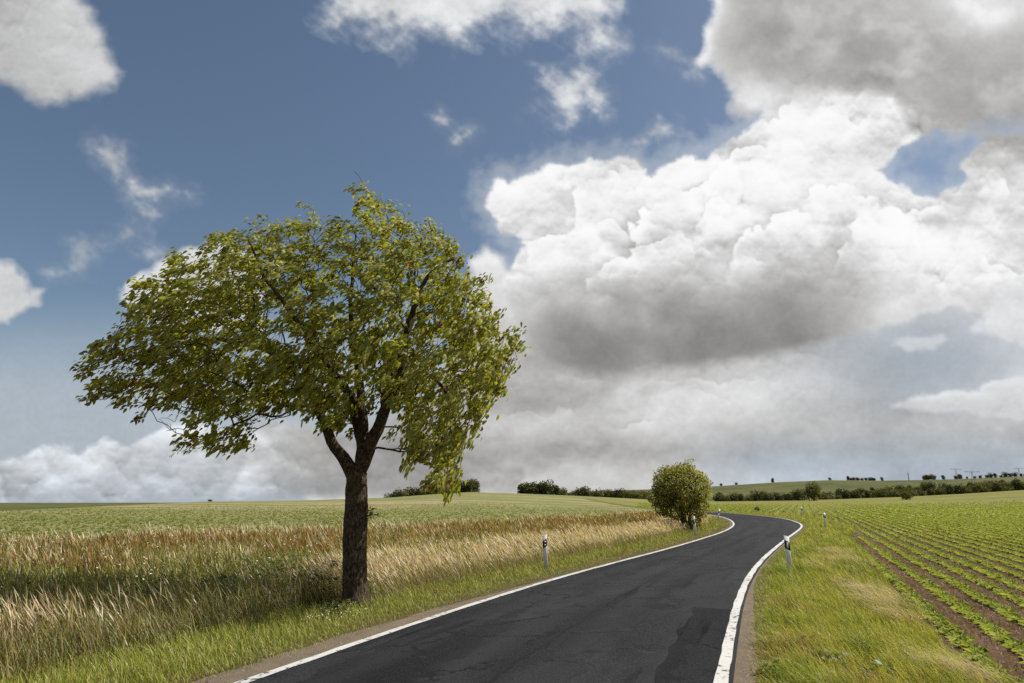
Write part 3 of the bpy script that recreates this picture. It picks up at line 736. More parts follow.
c1 = vary(n, STRAW, (4, 3, 2, 2)); c1 = np.where((rng.random(n) < .55*lw)[:, None], vary(n, [(.32,.20,.12), (.38,.28,.14), (.27,.24,.08)], (3, 2, 2)), c1)
c0 = vary(n, [(.19,.20,.05), (.30,.24,.10)], (1, 1))
S_.add(*blades(P, h, lod(P, .0046, 12, .8), windlean(P, .42, .16, .13), c0, c1, (.8, .5, .6, 3.3, 1.5), (0., .4, .70, .84, 1.), bend=1.7))
# leaves among the stems
P = scatter(230000, 5., 62, -1., .38, 1.5); d = sdL(P)
lw2 = sst(az_of(352), az_of(300), np.arctan2(P[:, 0], P[:, 1])); m = clear_tree(P) & (rng.random(len(P)) < 1); m &= rng.random(len(P)) < sst(1.2, 1.9, d-.7*lw2)*sst(6, 4.5, d)*(.55+.45*lw2); P = P[m]; n = len(P)
h = .28+.34*rng.random(n)
c = vary(n, [(.20,.20,.05), (.30,.25,.10), (.42,.33,.17), (.12,.145,.035)], (3, 3, 3, 2))
S_.add(*blades(P, h, lod(P, .0075), windlean(P, .4, .25, .2), c*.75, c*1.1, LEAFP))
S_.build('tall_dry_grass', M_grass, 'tall straw coloured seed grass bent by the wind along the left verge', 'grass')

# ---- rough meadow behind: rusty sorrel, yellow grass, green patches, pale heads at the far side
S_ = Stuff()
P = scatter(560000, 6., 75, -1., .30, 1.2); d = sdL(P); r = np.hypot(P[:, 0], P[:, 1]); mf = meadow_far(P[:, 0], P[:, 1])+.8*fbm(P[:, 0]/3, P[:, 1]/3, 3, 90)
az = np.arctan2(P[:, 0], P[:, 1]); lw = sst(az_of(352), az_of(300), az); d0 = 3.0-.8*lw+.4*fbm(P[:, 0]/1.1, P[:, 1]/1.1, 3, 96); m = clear_tree(P) & (d > d0) & (r < mf) & (rng.random(len(P)) < .3+.7*sst(d0, d0+1.4, d)); P = P[m]; d = d[m]; r = r[m]; mf = mf[m]; n = len(P)
a1 = fbm(P[:, 0]/4.2, P[:, 1]/4.6, 5, 91, .62); a2 = fbm(P[:, 0]/4.+7, P[:, 1]/3, 4, 92); a3 = fbm(P[:, 0]/2.5, P[:, 1]/2., 3, 93)
az = np.arctan2(P[:, 0], P[:, 1]); rel = (r-12)/(mf-12)
rust = sst(-.15, .3, a1+.45*(sst(.30, .62, rel)-.55)+.13); green = sst(-.18, .18, a2-.4*(rel-.42)); pale = sst(.12, .4, a3)*.4+sst(-3.4, -1., r-mf)*.85
u = rng.random(n)
c1 = vary(n, [(.31,.275,.085), (.42,.35,.15), (.25,.245,.062)], (3, 2, 3))
c1 = np.where((u < rust*.78)[:, None], vary(n, [(.30,.150,.042), (.35,.205,.062), (.23,.118,.036), (.37,.25,.085)], (3, 3, 2, 2)), c1)
nearg = lw[m]*sst(13.5, 10, r)*.5; c1 = np.where((rng.random(n) < np.maximum(green*.8, nearg))[:, None], vary(n, [(.22,.235,.045), (.29,.28,.062), (.14,.165,.033)], (3, 3, 2)), c1)
isp = rng.random(n) < pale*.62
nd_ = lw[m]*(.35+.65*sst(18, 11, r))*sst(-.25, .25, fbm(P[:, 0]/1.8, P[:, 1]/2.4, 4, 97)+.25*sst(16, 10, r)); c1 = np.where((rng.random(n) < nd_*.62)[:, None], vary(n, [(.17,.135,.045), (.13,.14,.034), (.24,.165,.06), (.20,.12,.045)], (2, 3, 2, 1)), c1); isp = isp & (rng.random(n) > nd_*.6)
c1 = np.where(isp[:, None], vary(n, [(.62,.53,.34), (.70,.64,.46), (.52,.42,.24)], (3, 2, 2)), c1)
cl_ = fbm(P[:, 0]/.45, P[:, 1]/.45, 3, 95); h = (.34+.50*rng.random(n)**1.5)*(1+.38*a3+.42*cl_)*(1-.25*green)*np.where(isp, 1.12, 1.)*(.9+.12*sst(3, 6, d))
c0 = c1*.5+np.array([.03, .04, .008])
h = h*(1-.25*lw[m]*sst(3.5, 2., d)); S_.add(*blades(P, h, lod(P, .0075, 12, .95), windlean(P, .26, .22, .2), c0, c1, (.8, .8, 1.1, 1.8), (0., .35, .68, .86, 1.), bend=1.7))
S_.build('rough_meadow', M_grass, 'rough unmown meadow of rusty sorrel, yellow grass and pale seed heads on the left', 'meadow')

# ---- broad leaved weeds, dark green, in the meadow and along the verge
S_ = Stuff()
def weedy(cx, cy, R, n, hh, cols):
    a = rng.random(n)*2*pi; q = R*np.sqrt(rng.random(n)); p = np.stack([cx+q*np.cos(a)*1.4, cy+q*np.sin(a)], -1)
    zz = height(p[:, 0], p[:, 1])+rng.random(n)**.8*hh*(1-.5*(q/R)**2)
    L = .07+.09*rng.random(n); th = rng.random(n)*2*pi; tl = .1+.8*rng.random(n)
    ax = np.stack([np.cos(th)*np.sqrt(1-tl**2*.5), np.sin(th)*np.sqrt(1-tl**2*.5), tl-.45], -1); sd = np.stack([-np.sin(th), np.cos(th), .3*rng.standard_normal(n)], -1)
    o_ = np.column_stack([p, zz]); V = np.stack([o_, o_+ax*L[:, None]*.5+sd*L[:, None]*.24, o_+ax*L[:, None], o_+ax*L[:, None]*.5-sd*L[:, None]*.24], 1).reshape(-1, 3)
    c = np.repeat(vary(n, cols, [1]*len(cols)), 4, 0)
    S_.add(V, c, (np.arange(n)*4)[:, None]+np.arange(4)[None], [])
DG = [(.055,.080,.020), (.08,.11,.026), (.11,.14,.035)]
for (px, py, R, n, hh) in ((270,573,.9,900,.85),(300,567,.9,900,.8),(248,566,.7,600,.7),(330,578,.7,600,.75),(215,584,.5,400,.55),(80,551,.9,500,.7),(420,560,.6,350,.6),(150,590,.6,400,.6),(20,600,.6,300,.6)):
    q = ground_at(px, py+22); weedy(q[0], q[1], R, n, hh, DG)
for (px, py, R, n, hh) in ((196,624,.3,200,.26),(162,632,.25,150,.26),(342,612,.25,150,.2),(806,650,.16,70,.17),(832,664,.14,70,.17),(884,679,.16,80,.18),(775,676,.12,50,.14),(851,624,.12,50,.14)):
    q = ground_at(px, py); weedy(q[0], q[1], R, n, hh, [(.09,.125,.028), (.13,.17,.035), (.17,.20,.045)])
S_.build('leafy_weeds', M_grass, 'dark green broad leaved weeds in clumps among the roadside grasses', 'weeds')

# ---- small white flowers
S_ = Stuff()
P = np.concatenate([np.array([ground_at(px, py) for px, py in ((326,620),(333,614),(345,612),(352,620),(318,627),(455,585),(150,610),(862,650),(905,625))]).repeat(14, 0)+rng.normal(0, .16, (126, 2)), scatter(260, 14, 34, -.85, .1, 1.)])
P = P[sdL(P)*np.where(P[:, 0] > 1, -1, 1) > -9]; P = P[(sdL(P) > .6) | (sdR(P) > .5)]; n = len(P); tall = sdL(P) > 2.5
z = height(P[:, 0], P[:, 1])+np.where(tall, .55+.2*rng.random(n), .10+.08*rng.random(n)); R = np.where(tall, .03, .012)
a = np.arange(6)*pi/3; V = np.column_stack([P, z])[:, None]+R[:, None, None]*np.stack([np.cos(a), np.sin(a), .3*np.cos(a*2)], -1)[None]
fl = mesh_np('white_flowers', V.reshape(-1, 3), [(np.arange(n)*6)[:, None]+np.arange(6)[None]], M_petal)
tag(fl, 'tiny white flower heads scattered through the left verge and meadow', 'flowers', kind='stuff')

# ---- verge on the right: green, wind combed, with pale bent tufts
S_ = Stuff()
P = scatter(520000, 3.2, 95, .12, .95, 1.7); d = sdR(P); rc = row_coord(P)
m = (d > .20-.12*sst(13, 24, P[:, 1])+.2*fbm(P[:, 0]/.6, P[:, 1]/.6, 3, 41)) & ((rc < -.22+.25*fbm(P[:, 0]/1.5, P[:, 1]/1.5, 3, 8)) | (d < 1.8+1.3*sst(25, 45, P[:, 1]))) & ((P[:, 1] < 61) | (d < 4)) & (rng.random(len(P)) < .15+.85*sst(.15, .5, d))
P = P[m]; d = d[m]; rc = rc[m]; n = len(P)
b0 = fbm(P[:, 0]/1.1+4, P[:, 1]/1.8, 4, 48); b1 = fbm(P[:, 0]/1.5, P[:, 1]/2.2, 4, 42); b2 = fbm(P[:, 0]/.9, P[:, 1]/1.3, 3, 43)
cl_ = fbm(P[:, 0]/.28, P[:, 1]/.35, 3, 47); h = (.07+.19*rng.random(n)**1.4)*(1+.55*b2+.5*cl_)*(.5+.6*sst(.2, .9, d))
c = vary(n, [(.31,.32,.055), (.385,.365,.078), (.20,.235,.044), (.47,.41,.17)], (4, 4, 3, 2)); dry = sst(.05, .45, b1)+.8*sst(.55, .2, d)
c = np.where((rng.random(n) < dry*.55)[:, None], vary(n, [(.33,.23,.10), (.26,.15,.06), (.40,.33,.15)], (3, 2, 3)), c)
lush = sst(.05, .35, b0)[:, None]; c = c*np.array([1.12, 1.14, 1.05]); c = c*(1-lush)+c*np.array([.62, .74, .62])*lush; h = h*(1+.7*lush[:, 0])
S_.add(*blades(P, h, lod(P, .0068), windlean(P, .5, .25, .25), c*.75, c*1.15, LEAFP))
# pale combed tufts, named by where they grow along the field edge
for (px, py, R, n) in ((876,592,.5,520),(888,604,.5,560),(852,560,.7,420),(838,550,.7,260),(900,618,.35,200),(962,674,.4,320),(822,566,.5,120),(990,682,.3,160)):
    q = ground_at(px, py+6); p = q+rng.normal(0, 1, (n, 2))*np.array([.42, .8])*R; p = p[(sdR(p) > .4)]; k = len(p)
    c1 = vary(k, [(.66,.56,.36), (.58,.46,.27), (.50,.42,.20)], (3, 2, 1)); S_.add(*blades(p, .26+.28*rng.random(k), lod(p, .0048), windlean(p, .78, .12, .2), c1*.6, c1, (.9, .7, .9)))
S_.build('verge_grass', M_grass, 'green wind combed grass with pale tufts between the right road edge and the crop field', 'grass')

# ---- crop rows on the right: low leafy plants
S_ = Stuff()
def plants(P, nl, L, wd, cols, seed):
    n = len(P); z = height(P[:, 0], P[:, 1])
    for k in range(nl):
        th = rng.random(n)*2*pi; l = L*(.65+.6*rng.random(n)); up = .45+.45*rng.random(n)
        dr = np.stack([np.cos(th), np.sin(th)], -1); dr[:, 0] -= .25
        o_ = np.column_stack([P+.03*rng.standard_normal((n, 2)), z]); s_ = np.stack([-np.sin(th), np.cos(th), np.zeros(n)], -1)*(wd*(.8+.4*rng.random(n)))[:, None]
        mid = o_+np.column_stack([dr*(l*.45)[:, None], l*up*.8]); tip = o_+np.column_stack([dr*(l*1.)[:, None], l*up*(.35+.6*rng.random(n))])
        V = np.stack([o_, mid-s_, tip, mid+s_], 1).reshape(-1, 3); c = np.repeat(vary(n, cols, [1]*len(cols), .12), 4, 0)
        S_.add(V, c, [], np.concatenate([(np.arange(n)*4)[:, None]+np.array([[0, 1, 2]]), (np.arange(n)*4)[:, None]+np.array([[0, 2, 3]])]))
CG = [(.31,.36,.085), (.38,.405,.12), (.235,.295,.065)]
def row_points(smin, smax, kmin, kmax, step):
    out = []
    for k in range(kmin, kmax):
        s = np.arange(smin, smax, step); s = s+rng.normal(0, step*.22, len(s)); off = k*ROW_SP+.028*rng.standard_normal(len(s))+.05*fbm(s/5, s*0+k, 2, 500)
        off = off+0; out.append(ROW0+s[:, None]*ROWD+off[:, None]*ROWN)
    P = np.concatenate(out); t = P[:, 0]/np.maximum(P[:, 1], .1)
    return P[(t < .98) & (P[:, 1] > 2.5)]
P = row_points(-9, 22, 0, 34, .11); P = P[(sdR(P) > 2.2) & (rng.random(len(P)) < .93)]; plants(P, 13, .135, .020, CG, 1)
P = row_points(22, 74, -46, 86, .17); P = P[(sdR(P) > 3.4) & ((row_coord(P) > -.2) | (P[:, 1] > 61))]; plants(P, 6, .165, .036, CG, 2)
P = scatter(34000, 66, 210, .18, .9, .9); P = P[(sdR(P) > 3.6) & (rng.random(len(P)) < sst(215, 110, np.hypot(P[:, 0], P[:, 1])))]; k = np.round(row_coord(P)/ROW_SP/2)*ROW_SP*2; P = P+((k-row_coord(P))*.7)[:, None]*ROWN; plants(P, 4, .26, .10, CG, 3)
S_.build('crop_plants', M_crop, 'rows of low leafy yellow green crop plants on brown soil right of the road', 'crop')
# dead stalks and clods between the rows
S_ = Stuff()
P = scatter(26000, 4, 40, .4, .95, 1.6); P = P[(row_coord(P) > -.35) & (sdR(P) > 2)]; n = len(P)
S_.add(*blades(P, .06+.10*rng.random(n), lod(P, .010), np.stack([.8*rng.standard_normal(n), .8*rng.standard_normal(n)], -1).clip(-.9, .9), vary(n, [(.20,.13,.08), (.36,.27,.18), (.12,.07,.04)], (3, 2, 2)), vary(n, [(.24,.16,.10), (.40,.31,.21)], (2, 1)), LEAFP))
S_.build('field_litter', M_grass, 'dry brown stalk litter lying on the soil between the crop rows', 'litter')

# ---- young crop on the left field
S_ = Stuff()
LD = np.array([.62, .785]); LN = np.array([LD[1], -LD[0]])
P = scatter(70000, 30, 170, -.95, .33, 1.); r = np.hypot(P[:, 0], P[:, 1]); m = (r > meadow_far(P[:, 0], P[:, 1])+.5) & (sdL(P) > 5) & (rng.random(len(P)) < .42*sst(150, 70, r)); P = P[m]
k = P@LN; k = (np.round(k/1.5)*1.5-k)*.8; P = P+k[:, None]*LN; plants(P, 4, .13, .040, [(.22,.245,.082), (.27,.275,.10), (.18,.205,.068)], 4)
S_.build('young_crop', M_crop, 'low green young crop in rows on the rising field left of the road', 'crop')

# ---- grit on the shoulders
S_ = Stuff()
P = scatter(16000, 4, 30, -.7, .6, 1.8); dl_, dr_ = sdL(P), sdR(P); P = P[((dl_ > .0) & (dl_ < .7)) | ((dr_ > .0) & (dr_ < .3))]; n = len(P)
z = height(P[:, 0], P[:, 1])+.008; R = .006+.012*rng.random(n)**3; a = rng.random(n)*2*pi
V = np.stack([np.column_stack([P[:, 0]+R*np.cos(a+k*2*pi/3), P[:, 1]+R*np.sin(a+k*2*pi/3), z]) for k in range(3)]+[np.column_stack([P, z+R*1.1])], 1).reshape(-1, 3)
c = np.repeat(vary(n, [(.30,.26,.21), (.18,.15,.12), (.40,.36,.30)], (2, 2, 1)), 4, 0)
b = (np.arange(n)*4)[:, None]; S_.add(V, c, [], np.concatenate([b+np.array([[0, 1, 3]]), b+np.array([[1, 2, 3]]), b+np.array([[2, 0, 3]])]))
S_.build('grit', M_far, 'small loose grit on the bare shoulders beside the road', 'grit')

# ------------------------------------------------------------------ leaves
def leaf_mesh(O, A, Nn, L, W, col, droop=.25):
    """folded pointed leaves: O root, A axis, Nn facing, L length, W width"""
    A = A/np.linalg.norm(A, axis=1)[:, None]; S = np.cross(A, Nn); S /= np.linalg.norm(S, axis=1)[:, None]+1e-9; U = np.cross(S, A)
    L = L[:, None]; W = W[:, None]*.5; dn = np.array([0, 0, -1.])*L*droop
    fold = U*W*.35
    V = np.stack([O, O+A*L*.32+S*W+fold, O+A*L*.32-S*W+fold, O+A*L*.70+S*W*.8+fold+dn*.4, O+A*L*.70-S*W*.8+fold+dn*.4, O+A*L+dn], 1)
    n = len(O); b = (np.arange(n)*6)[:, None]
    return V.reshape(-1, 3), np.repeat(col, 6, 0), b+np.array([[1, 2, 4, 3]]), np.concatenate([b+np.array([[0, 2, 1]]), b+np.array([[3, 4, 5]])])

def unit(v): return v/(np.linalg.norm(v, axis=-1, keepdims=True)+1e-9)

# ------------------------------------------------------------------ the roadside tree
TY = TB[1]
def tp(px, py, dy=0.): return plane_at(px, py, TY)+np.array([0, dy, 0])
CROWN = [(362,186),(372,202),(388,206),(405,211),(420,222),(436,230),(449,243),(463,250),(476,270),(490,284),(488,296),(502,312),(516,325),(529,345),(521,365),(506,372),(497,398),(481,420),(466,436),(450,458),(440,486),(427,478),(416,456),(400,450),(390,430),(396,414),(388,402),(372,396),(364,404),(352,430),(345,436),(330,425),(323,446),(310,455),(318,438),(306,418),(284,408),(262,412),(240,430),(228,448),(204,470),(183,471),(194,455),(178,440),(198,424),(190,414),(160,404),(138,410),(118,412),(86,420),(78,405),(84,396),(74,388),(72,370),(88,352),(98,336),(108,322),(124,318),(126,304),(142,298),(148,284),(168,284),(172,266),(184,258),(206,262),(222,256),(217,240),(226,228),(238,240),(252,236),(266,230),(284,220),(298,228),(318,216),(330,222),(340,232),(350,224),(348,204)]
HOLES = [(330,246,16,7),(470,300,9,14),(455,272,7,7),(238,400,16,8),(205,408,14,8),(398,432,8,18),(340,410,8,8),(300,402,10,6),(440,410,7,9),(415,400,7,7),(500,352,7,8),(150,372,14,6),(185,385,12,6),(370,330,7,9),(400,345,7,8),(355,375,9,9),(380,365,7,8),(262,392,10,6),(118,390,9,5),(485,330,5,7),(425,440,5,6),(460,390,7,6)]
def crown_points(n):
    x = rng.uniform(70, 532, n*9); y = rng.uniform(184, 488, n*9)
    s = sdist(x, y, CROWN); keep = s > np.where((y > 425) & (x > 390), 3, 12)+25*np.clip(fbm(x/24, y/24, 4, 909, .6), -.75, 1)
    for hx, hy, ax_, ay_ in HOLES: keep &= ((x-hx)/ax_)**2+((y-hy)/ay_)**2 > .85+.5*fbm(x/9, y/9, 2, 911)
    x, y, s = x[keep], y[keep], s[keep]
    ppm = 53.
    dd = np.minimum(s/ppm, 2.1); hd = np.sqrt(np.maximum(dd*(2*2.1-dd), 0))*1.05+.08
    u = rng.uniform(-1, 1, len(x)); u = np.sign(u)*np.abs(u)**.62           # more leaves towards the outside
    q = np.stack([x, y, u*hd, s, u], -1)
    c = plane_at(x, y, TY)+np.stack([0*x, u*hd, 0*x], -1)
    clump = fbm(c[:, 0]/.95+5, c[:, 2]/.7+c[:, 1]*.8, 2, 921)+.25*np.clip(1.2-s/53., -.6, 1)
    k = rng.random(len(x)) < sst(-.06, .12, clump)+.012
    c, q = c[k], q[k]; got = np.zeros((n, 3)); gi = []; md = .255                      # keep the tufts apart from one another
    for i_ in range(len(c)):
        if len(gi) >= n: break
        if gi and (((got[:len(gi)]-c[i_])**2).sum(1).min() < md*md): continue
        got[len(gi)] = c[i_]; gi.append(i_)
    return c[gi], q[gi], None
ATT, AQ, ACL = crown_points(1600); ATT = ATT+np.array([.20, 0, .0]); ATT[:, 0] += .55*np.clip((230-AQ[:, 0])/140, 0, 1)
bare = rng.uniform([150, 404], [236, 438], (70, 2)); bare = bare[(bare[:, 1]-404) < (1-np.abs(bare[:, 0]-185)/50)*34+4]
bare = np.concatenate([bare, rng.uniform([262, 404], [318, 424], (14, 2)), rng.uniform([395, 440], [415, 452], (6, 2)), [(362,187),(372,196),(330,232),(420,240)]])
BARE = plane_at(bare[:, 0], bare[:, 1], TY)+np.stack([0*bare[:, 0], rng.normal(0, .5, len(bare)), 0*bare[:, 0]], -1)
MAIN = [  # name, parent limb, outline of px, py, depth, radius
 ('trunk', [(356,612,0,.285),(355.5,604,0,.262),(355,590,0,.246),(354.5,574,0,.238),(354.5,556,0,.240),(355.2,540,0,.236),(355.5,526,0,.244),(356,514,0,.238),(356.5,503,0,.236),(356.5,492,0,.226),(356.3,482,0,.212),(357,473,0,.200)]),
 ('limb', [(355,478,0,.17),(349,466,-.02,.150),(340,452,-.08,.125),(332,440,-.15,.112),(326,419,-.25,.098),(316,396,-.35,.085),(300,373,-.5,.07),(278,355,-.6,.056),(248,346,-.6,.044),(215,347,-.5,.033),(180,352,-.4,.024),(140,362,-.3,.016),(104,372,-.3,.009)]),
 ('limb', [(358,478,0,.17),(360.5,464,.02,.148),(361.5,446,.05,.125),(361,412,.15,.105),(358,385,.3,.09),(351,355,.4,.076),(345,322,.45,.06),(346,290,.4,.045),(350,255,.3,.03),(356,222,.2,.016)]),
 ('limb', [(358,478,0,.17),(365,458,-.02,.155),(373,440,-.05,.142),(383,416,-.1,.125),(393,398,-.15,.11),(400,379,-.2,.098),(408,350,-.3,.083),(413,320,-.3,.068),(422,290,-.3,.05),(440,268,-.3,.033),(462,262,-.3,.016)]),
 ('limb', [(361,446,.05,.10),(352,420,.35,.085),(338,386,.7,.07),(318,358,1.0,.058),(300,330,1.2,.047),(284,306,1.3,.036),(262,280,1.3,.024),(240,255,1.2,.012)]),
 ('limb', [(393,398,-.15,.075),(408,384,-.4,.062),(424,378,-.6,.05),(440,384,-.7,.04),(452,398,-.7,.03),(452,425,-.6,.02),(442,458,-.5,.011)]),
 ('limb', [(383,416,-.1,.09),(380,392,.5,.075),(384,360,1.1,.06),(395,325,1.5,.045),(402,285,1.6,.03),(405,245,1.5,.015)]),
 ('limb', [(361,412,.15,.085),(352,392,-.5,.07),(338,368,-1.1,.055),(318,338,-1.5,.043),(295,305,-1.7,.03),(280,270,-1.7,.016)]),
]
nodes, par, owner, rad0, plen = [], [], [], [], []
chains = []
for li, (nm, pts) in enumerate(MAIN):
    C = np.array([tp(a, b_, c_) for a, b_, c_, _ in pts]); R = np.array([p_[3] for p_ in pts])
    s = np.concatenate([[0], np.cumsum(np.linalg.norm(np.diff(C, axis=0), axis=1))]); t = np.linspace(0, s[-1], max(4, int(s[-1]/.14)))
    C = np.stack([np.interp(t, s, C[:, i_]) for i_ in range(3)], -1); R = np.interp(t, s, R)
    for _ in range(2): C[1:-1] = .25*C[:-2]+.5*C[1:-1]+.25*C[2:]
    if li: C[1:] += np.stack([fbm(t[1:]*1.6, t[1:]*0+li*7+i_*3, 3, 31+i_) for i_ in range(3)], -1)*.07
    if li: R = R*.88
    chains.append((nm, C, R))
    if li == 0: base = C[-1]; nodes += [C[-1]]; par += [-1]; owner += [0]; plen += [0.]; continue
    q = np.array(nodes); pj = int(((q-C[0])**2).sum(1).argmin())
    for i_ in range(len(C)):
        nodes.append(C[i_]); par.append(pj if i_ == 0 else len(nodes)-2); owner.append(li); plen.append(plen[par[-1]]+np.linalg.norm(C[i_]-nodes[par[-1]]))
nmain = len(nodes)
allatt = np.concatenate([ATT, BARE]); order = np.argsort(np.linalg.norm(allatt-base, axis=1))
cap = nmain+len(allatt)*14
NX = np.zeros((cap, 3)); NX[:nmain] = nodes; PL = np.zeros(cap); PL[:nmain] = plen; PA = np.full(cap, -1); PA[:nmain] = par; OW = np.zeros(cap, int); OW[:nmain] = owner
cnt = nmain; tipn = np.zeros(len(allatt), int)
for ai in order:
    p = allatt[ai]; v = p-NX[:cnt]; dd = np.sqrt((v**2).sum(1))
    j = int((dd+.30*PL[:cnt]+(1e3*(np.arange(cnt) == 0) if cnt > 1 else 0)).argmin())
    L = dd[j]; n_ = max(1, int(math.ceil(L/.20))); a = NX[j].copy(); perp = rng.standard_normal(3)*.06*L+np.array([.10, 0, .10])*L
    for q in range(1, n_+1):
        t = q/n_; NX[cnt] = a*(1-t)+p*t+perp*4*t*(1-t)*.5+rng.standard_normal(3)*.012*(t < 1); PA[cnt] = j if q == 1 else cnt-1
        PL[cnt] = PL[PA[cnt]]+L/n_; OW[cnt] = OW[j]; cnt += 1
    tipn[ai] = cnt-1
# pipe model radii
E_ = 2.35; acc = np.zeros(cnt); has = np.zeros(cnt, bool); has[PA[1:cnt]] = True
acc[~has] = .0042**E_
for i_ in range(cnt-1, 0, -1):
    acc[PA[i_]] += acc[i_]
RD = np.minimum(acc**(1/E_), .07)
tree = empty('roadside_tree', (TB[0], TB[1], 0))
tag(tree, 'wind bent broadleaf tree with a wide leaning crown standing on the left verge', 'tree')
def rel(V): return V-np.array([TB[0], TB[1], 0])
def knobs(i_, a):
    z_ = i_[:, None]*.14; return 1+.15*fbm(np.cos(a)[None]*1.3+0*z_, z_*2.2+np.sin(a)[None]*1.3, 4, 55)+.10*fbm(np.cos(a)[None]*2.5+9+0*z_, z_*4+np.sin(a)[None]*2.5, 3, 56)
limbs = {}
for li, (nm, C, R) in enumerate(chains):
    mb = MB(); R = R.copy()
    if li == 0: 
        R *= .93
        C = C.copy(); C[0, 2] = -.12; R[0] *= 1.28; R[1] *= 1.18; R[2] *= 1.05; s_ = np.linspace(0, 1, 60); C = np.stack([np.interp(s_, np.linspace(0, 1, len(C)), C[:, k_]) for k_ in range(3)], -1); R = np.interp(s_, np.linspace(0, 1, len(R)), R)
        mb.tube(rel(C), R, 28, bump=lambda i_, a: knobs(i_*.42, a))
    else: mb.tube(rel(C), R, 14 if R[0] > .1 else 10, bump=knobs)
    if li:
        idx = np.arange(nmain, cnt); idx = idx[OW[idx] == li]
        a_, b_ = NX[PA[idx]], NX[idx]; ra = np.where(PA[idx] < nmain, np.minimum(RD[idx]*1.15, .05), RD[PA[idx]]); 
        big = RD[idx] > .012
        if big.any(): mb.segs(rel(a_[big]), rel(b_[big]), np.minimum(ra[big], RD[idx][big]*1.4), RD[idx][big], 7)
        if (~big).any(): mb.segs(rel(a_[~big]), rel(b_[~big]), np.minimum(ra[~big], RD[idx][~big]*1.4), RD[idx][~big], 4)
    mb.build(nm, M_bark, tree, smooth=True)
# leaves on short twigs at the tips, all blown to the left
K = 34; n = len(ATT)
cen = ATT.mean(0); outw = unit(ATT-cen-np.array([0, 0, .6]))
td = unit(np.array([-.85, 0, -.10])+.5*outw+.30*rng.standard_normal((n, 3)))
tl = .22+.18*rng.random(n)
t = rng.random((n, K))**.8; O = ATT[:, None]+td[:, None]*(t*tl[:, None])[..., None]+(.040+.045*(1-t))[..., None]*rng.standard_normal((n, K, 3))-np.array([0, 0, .14])*(t**2*tl[:, None])[..., None]
tn = unit(np.array([.25, -.35, .75])+.5*outw+.55*rng.standard_normal((n, 3)))             # each tuft has its own tilt to the light
ax = unit(td[:, None]*.9+np.array([-.35, 0, -.25])+.38*rng.standard_normal((n, K, 3)))
nn = unit(tn[:, None]+.22*rng.standard_normal((n, K, 3)))
L = .072+.055*rng.random((n, K)); W = L*(.46+.14*rng.random((n, K)))
cl = vary(n*K, [(.305,.318,.048), (.385,.385,.066), (.205,.225,.038), (.48,.46,.11)], (4, 4, 2.5, 1.2), .12)
px_ = np.repeat(AQ[:, 0], K); py_ = np.repeat(AQ[:, 1], K)
red = rng.random(n*K) < .025+.17*sst(235, 110, px_)*sst(300, 360, py_)+.5*sst(215, 190, px_)*sst(455, 466, py_)
cl = np.where(red[:, None], vary(n*K, [(.16,.055,.025), (.19,.09,.035), (.13,.07,.03)], (2, 2, 1)), cl)
keepl = rng.random(n*K) < .93
O, ax, nn, L, W = (a_.reshape(n*K, -1)[keepl] if a_.ndim == 3 else a_.reshape(-1)[keepl] for a_ in (O, ax, nn, L, W))
V, C, Q, T = leaf_mesh(rel(O), ax, nn, L, W, cl[keepl], .3)
# twig wood under the leaves
mesh_np('crown', V, [Q, T], M_leaf, tree, col=C)
mb = MB(); e = ATT+td*tl[:, None]-np.array([0, 0, .12])*tl[:, None]; mb.segs(rel(ATT), rel(e), np.full(n, .0042), np.full(n, .002), 3); mb.build('twigs', M_bark2, tree)
# a sprout on the trunk
sp = tp(368, 513, -.05); mb = MB(); tips = []
for k in range(5):
    q = sp+np.array([.04+.14*random.random(), -.05*random.random(), -.06+.18*random.random()]); mb.segs(rel(sp-np.array([.08, 0, .03]))[None], rel(q)[None], np.array([.006]), np.array([.003]), 4); tips.append(q)
tips = np.array(tips); O = np.repeat(tips, 9, 0)+.045*rng.standard_normal((45, 3)); st = mb.build('sprout', M_bark2, tree)
V, C, Q, T = leaf_mesh(rel(O), unit(rng.standard_normal((45, 3))+np.array([.2, 0, .2])), unit(rng.standard_normal((45, 3))+np.array([0, -.3, .8])), np.full(45, .075), np.full(45, .036), vary(45, [(.13,.17,.03), (.18,.21,.04)], (1, 1)))
mesh_np('leaves', V, [Q, T], M_leaf, st, col=C)

# ------------------------------------------------------------------ bushes and far trees
def leafy(n, lobes, size, cols, wts, flat=.5, gap=.0, seed=0, shell=.45):
    """leaf sprays spread through a few overlapping lobes (cx, cy, cz, rx, ry, rz)"""
    lo = np.array(lobes, float); vol = lo[:, 3]*lo[:, 4]*lo[:, 5]; k = rng.choice(len(lo), n, p=vol/vol.sum())
    d = unit(rng.standard_normal((n, 3))); r = (shell+(1-shell)*rng.random(n))**.7
    wob = 1+.22*fbm(d[:, 0]*2.2+k*3, d[:, 2]*2.2+d[:, 1]*1.7, 3, seed+5)
    O = lo[k, :3]+d*lo[k, 3:]*(r*wob)[:, None]
    f = fbm(O[:, 0]/(size*5), O[:, 2]/(size*5)+O[:, 1]/(size*6), 3, seed+9); m = f > gap-.35+.0*f; O = O[m]; d = d[m]; n = len(O)
    ax = unit(d*.5+.8*rng.standard_normal((n, 3))+np.array([-.35, 0, -.1])); nn = unit(d*.9+np.array([0, 0, .5])+.6*rng.standard_normal((n, 3)))
    L = size*(.7+.6*rng.random(n)); return leaf_mesh(O, ax, nn, L, L*flat, vary(n, cols, wts, .15), .2)

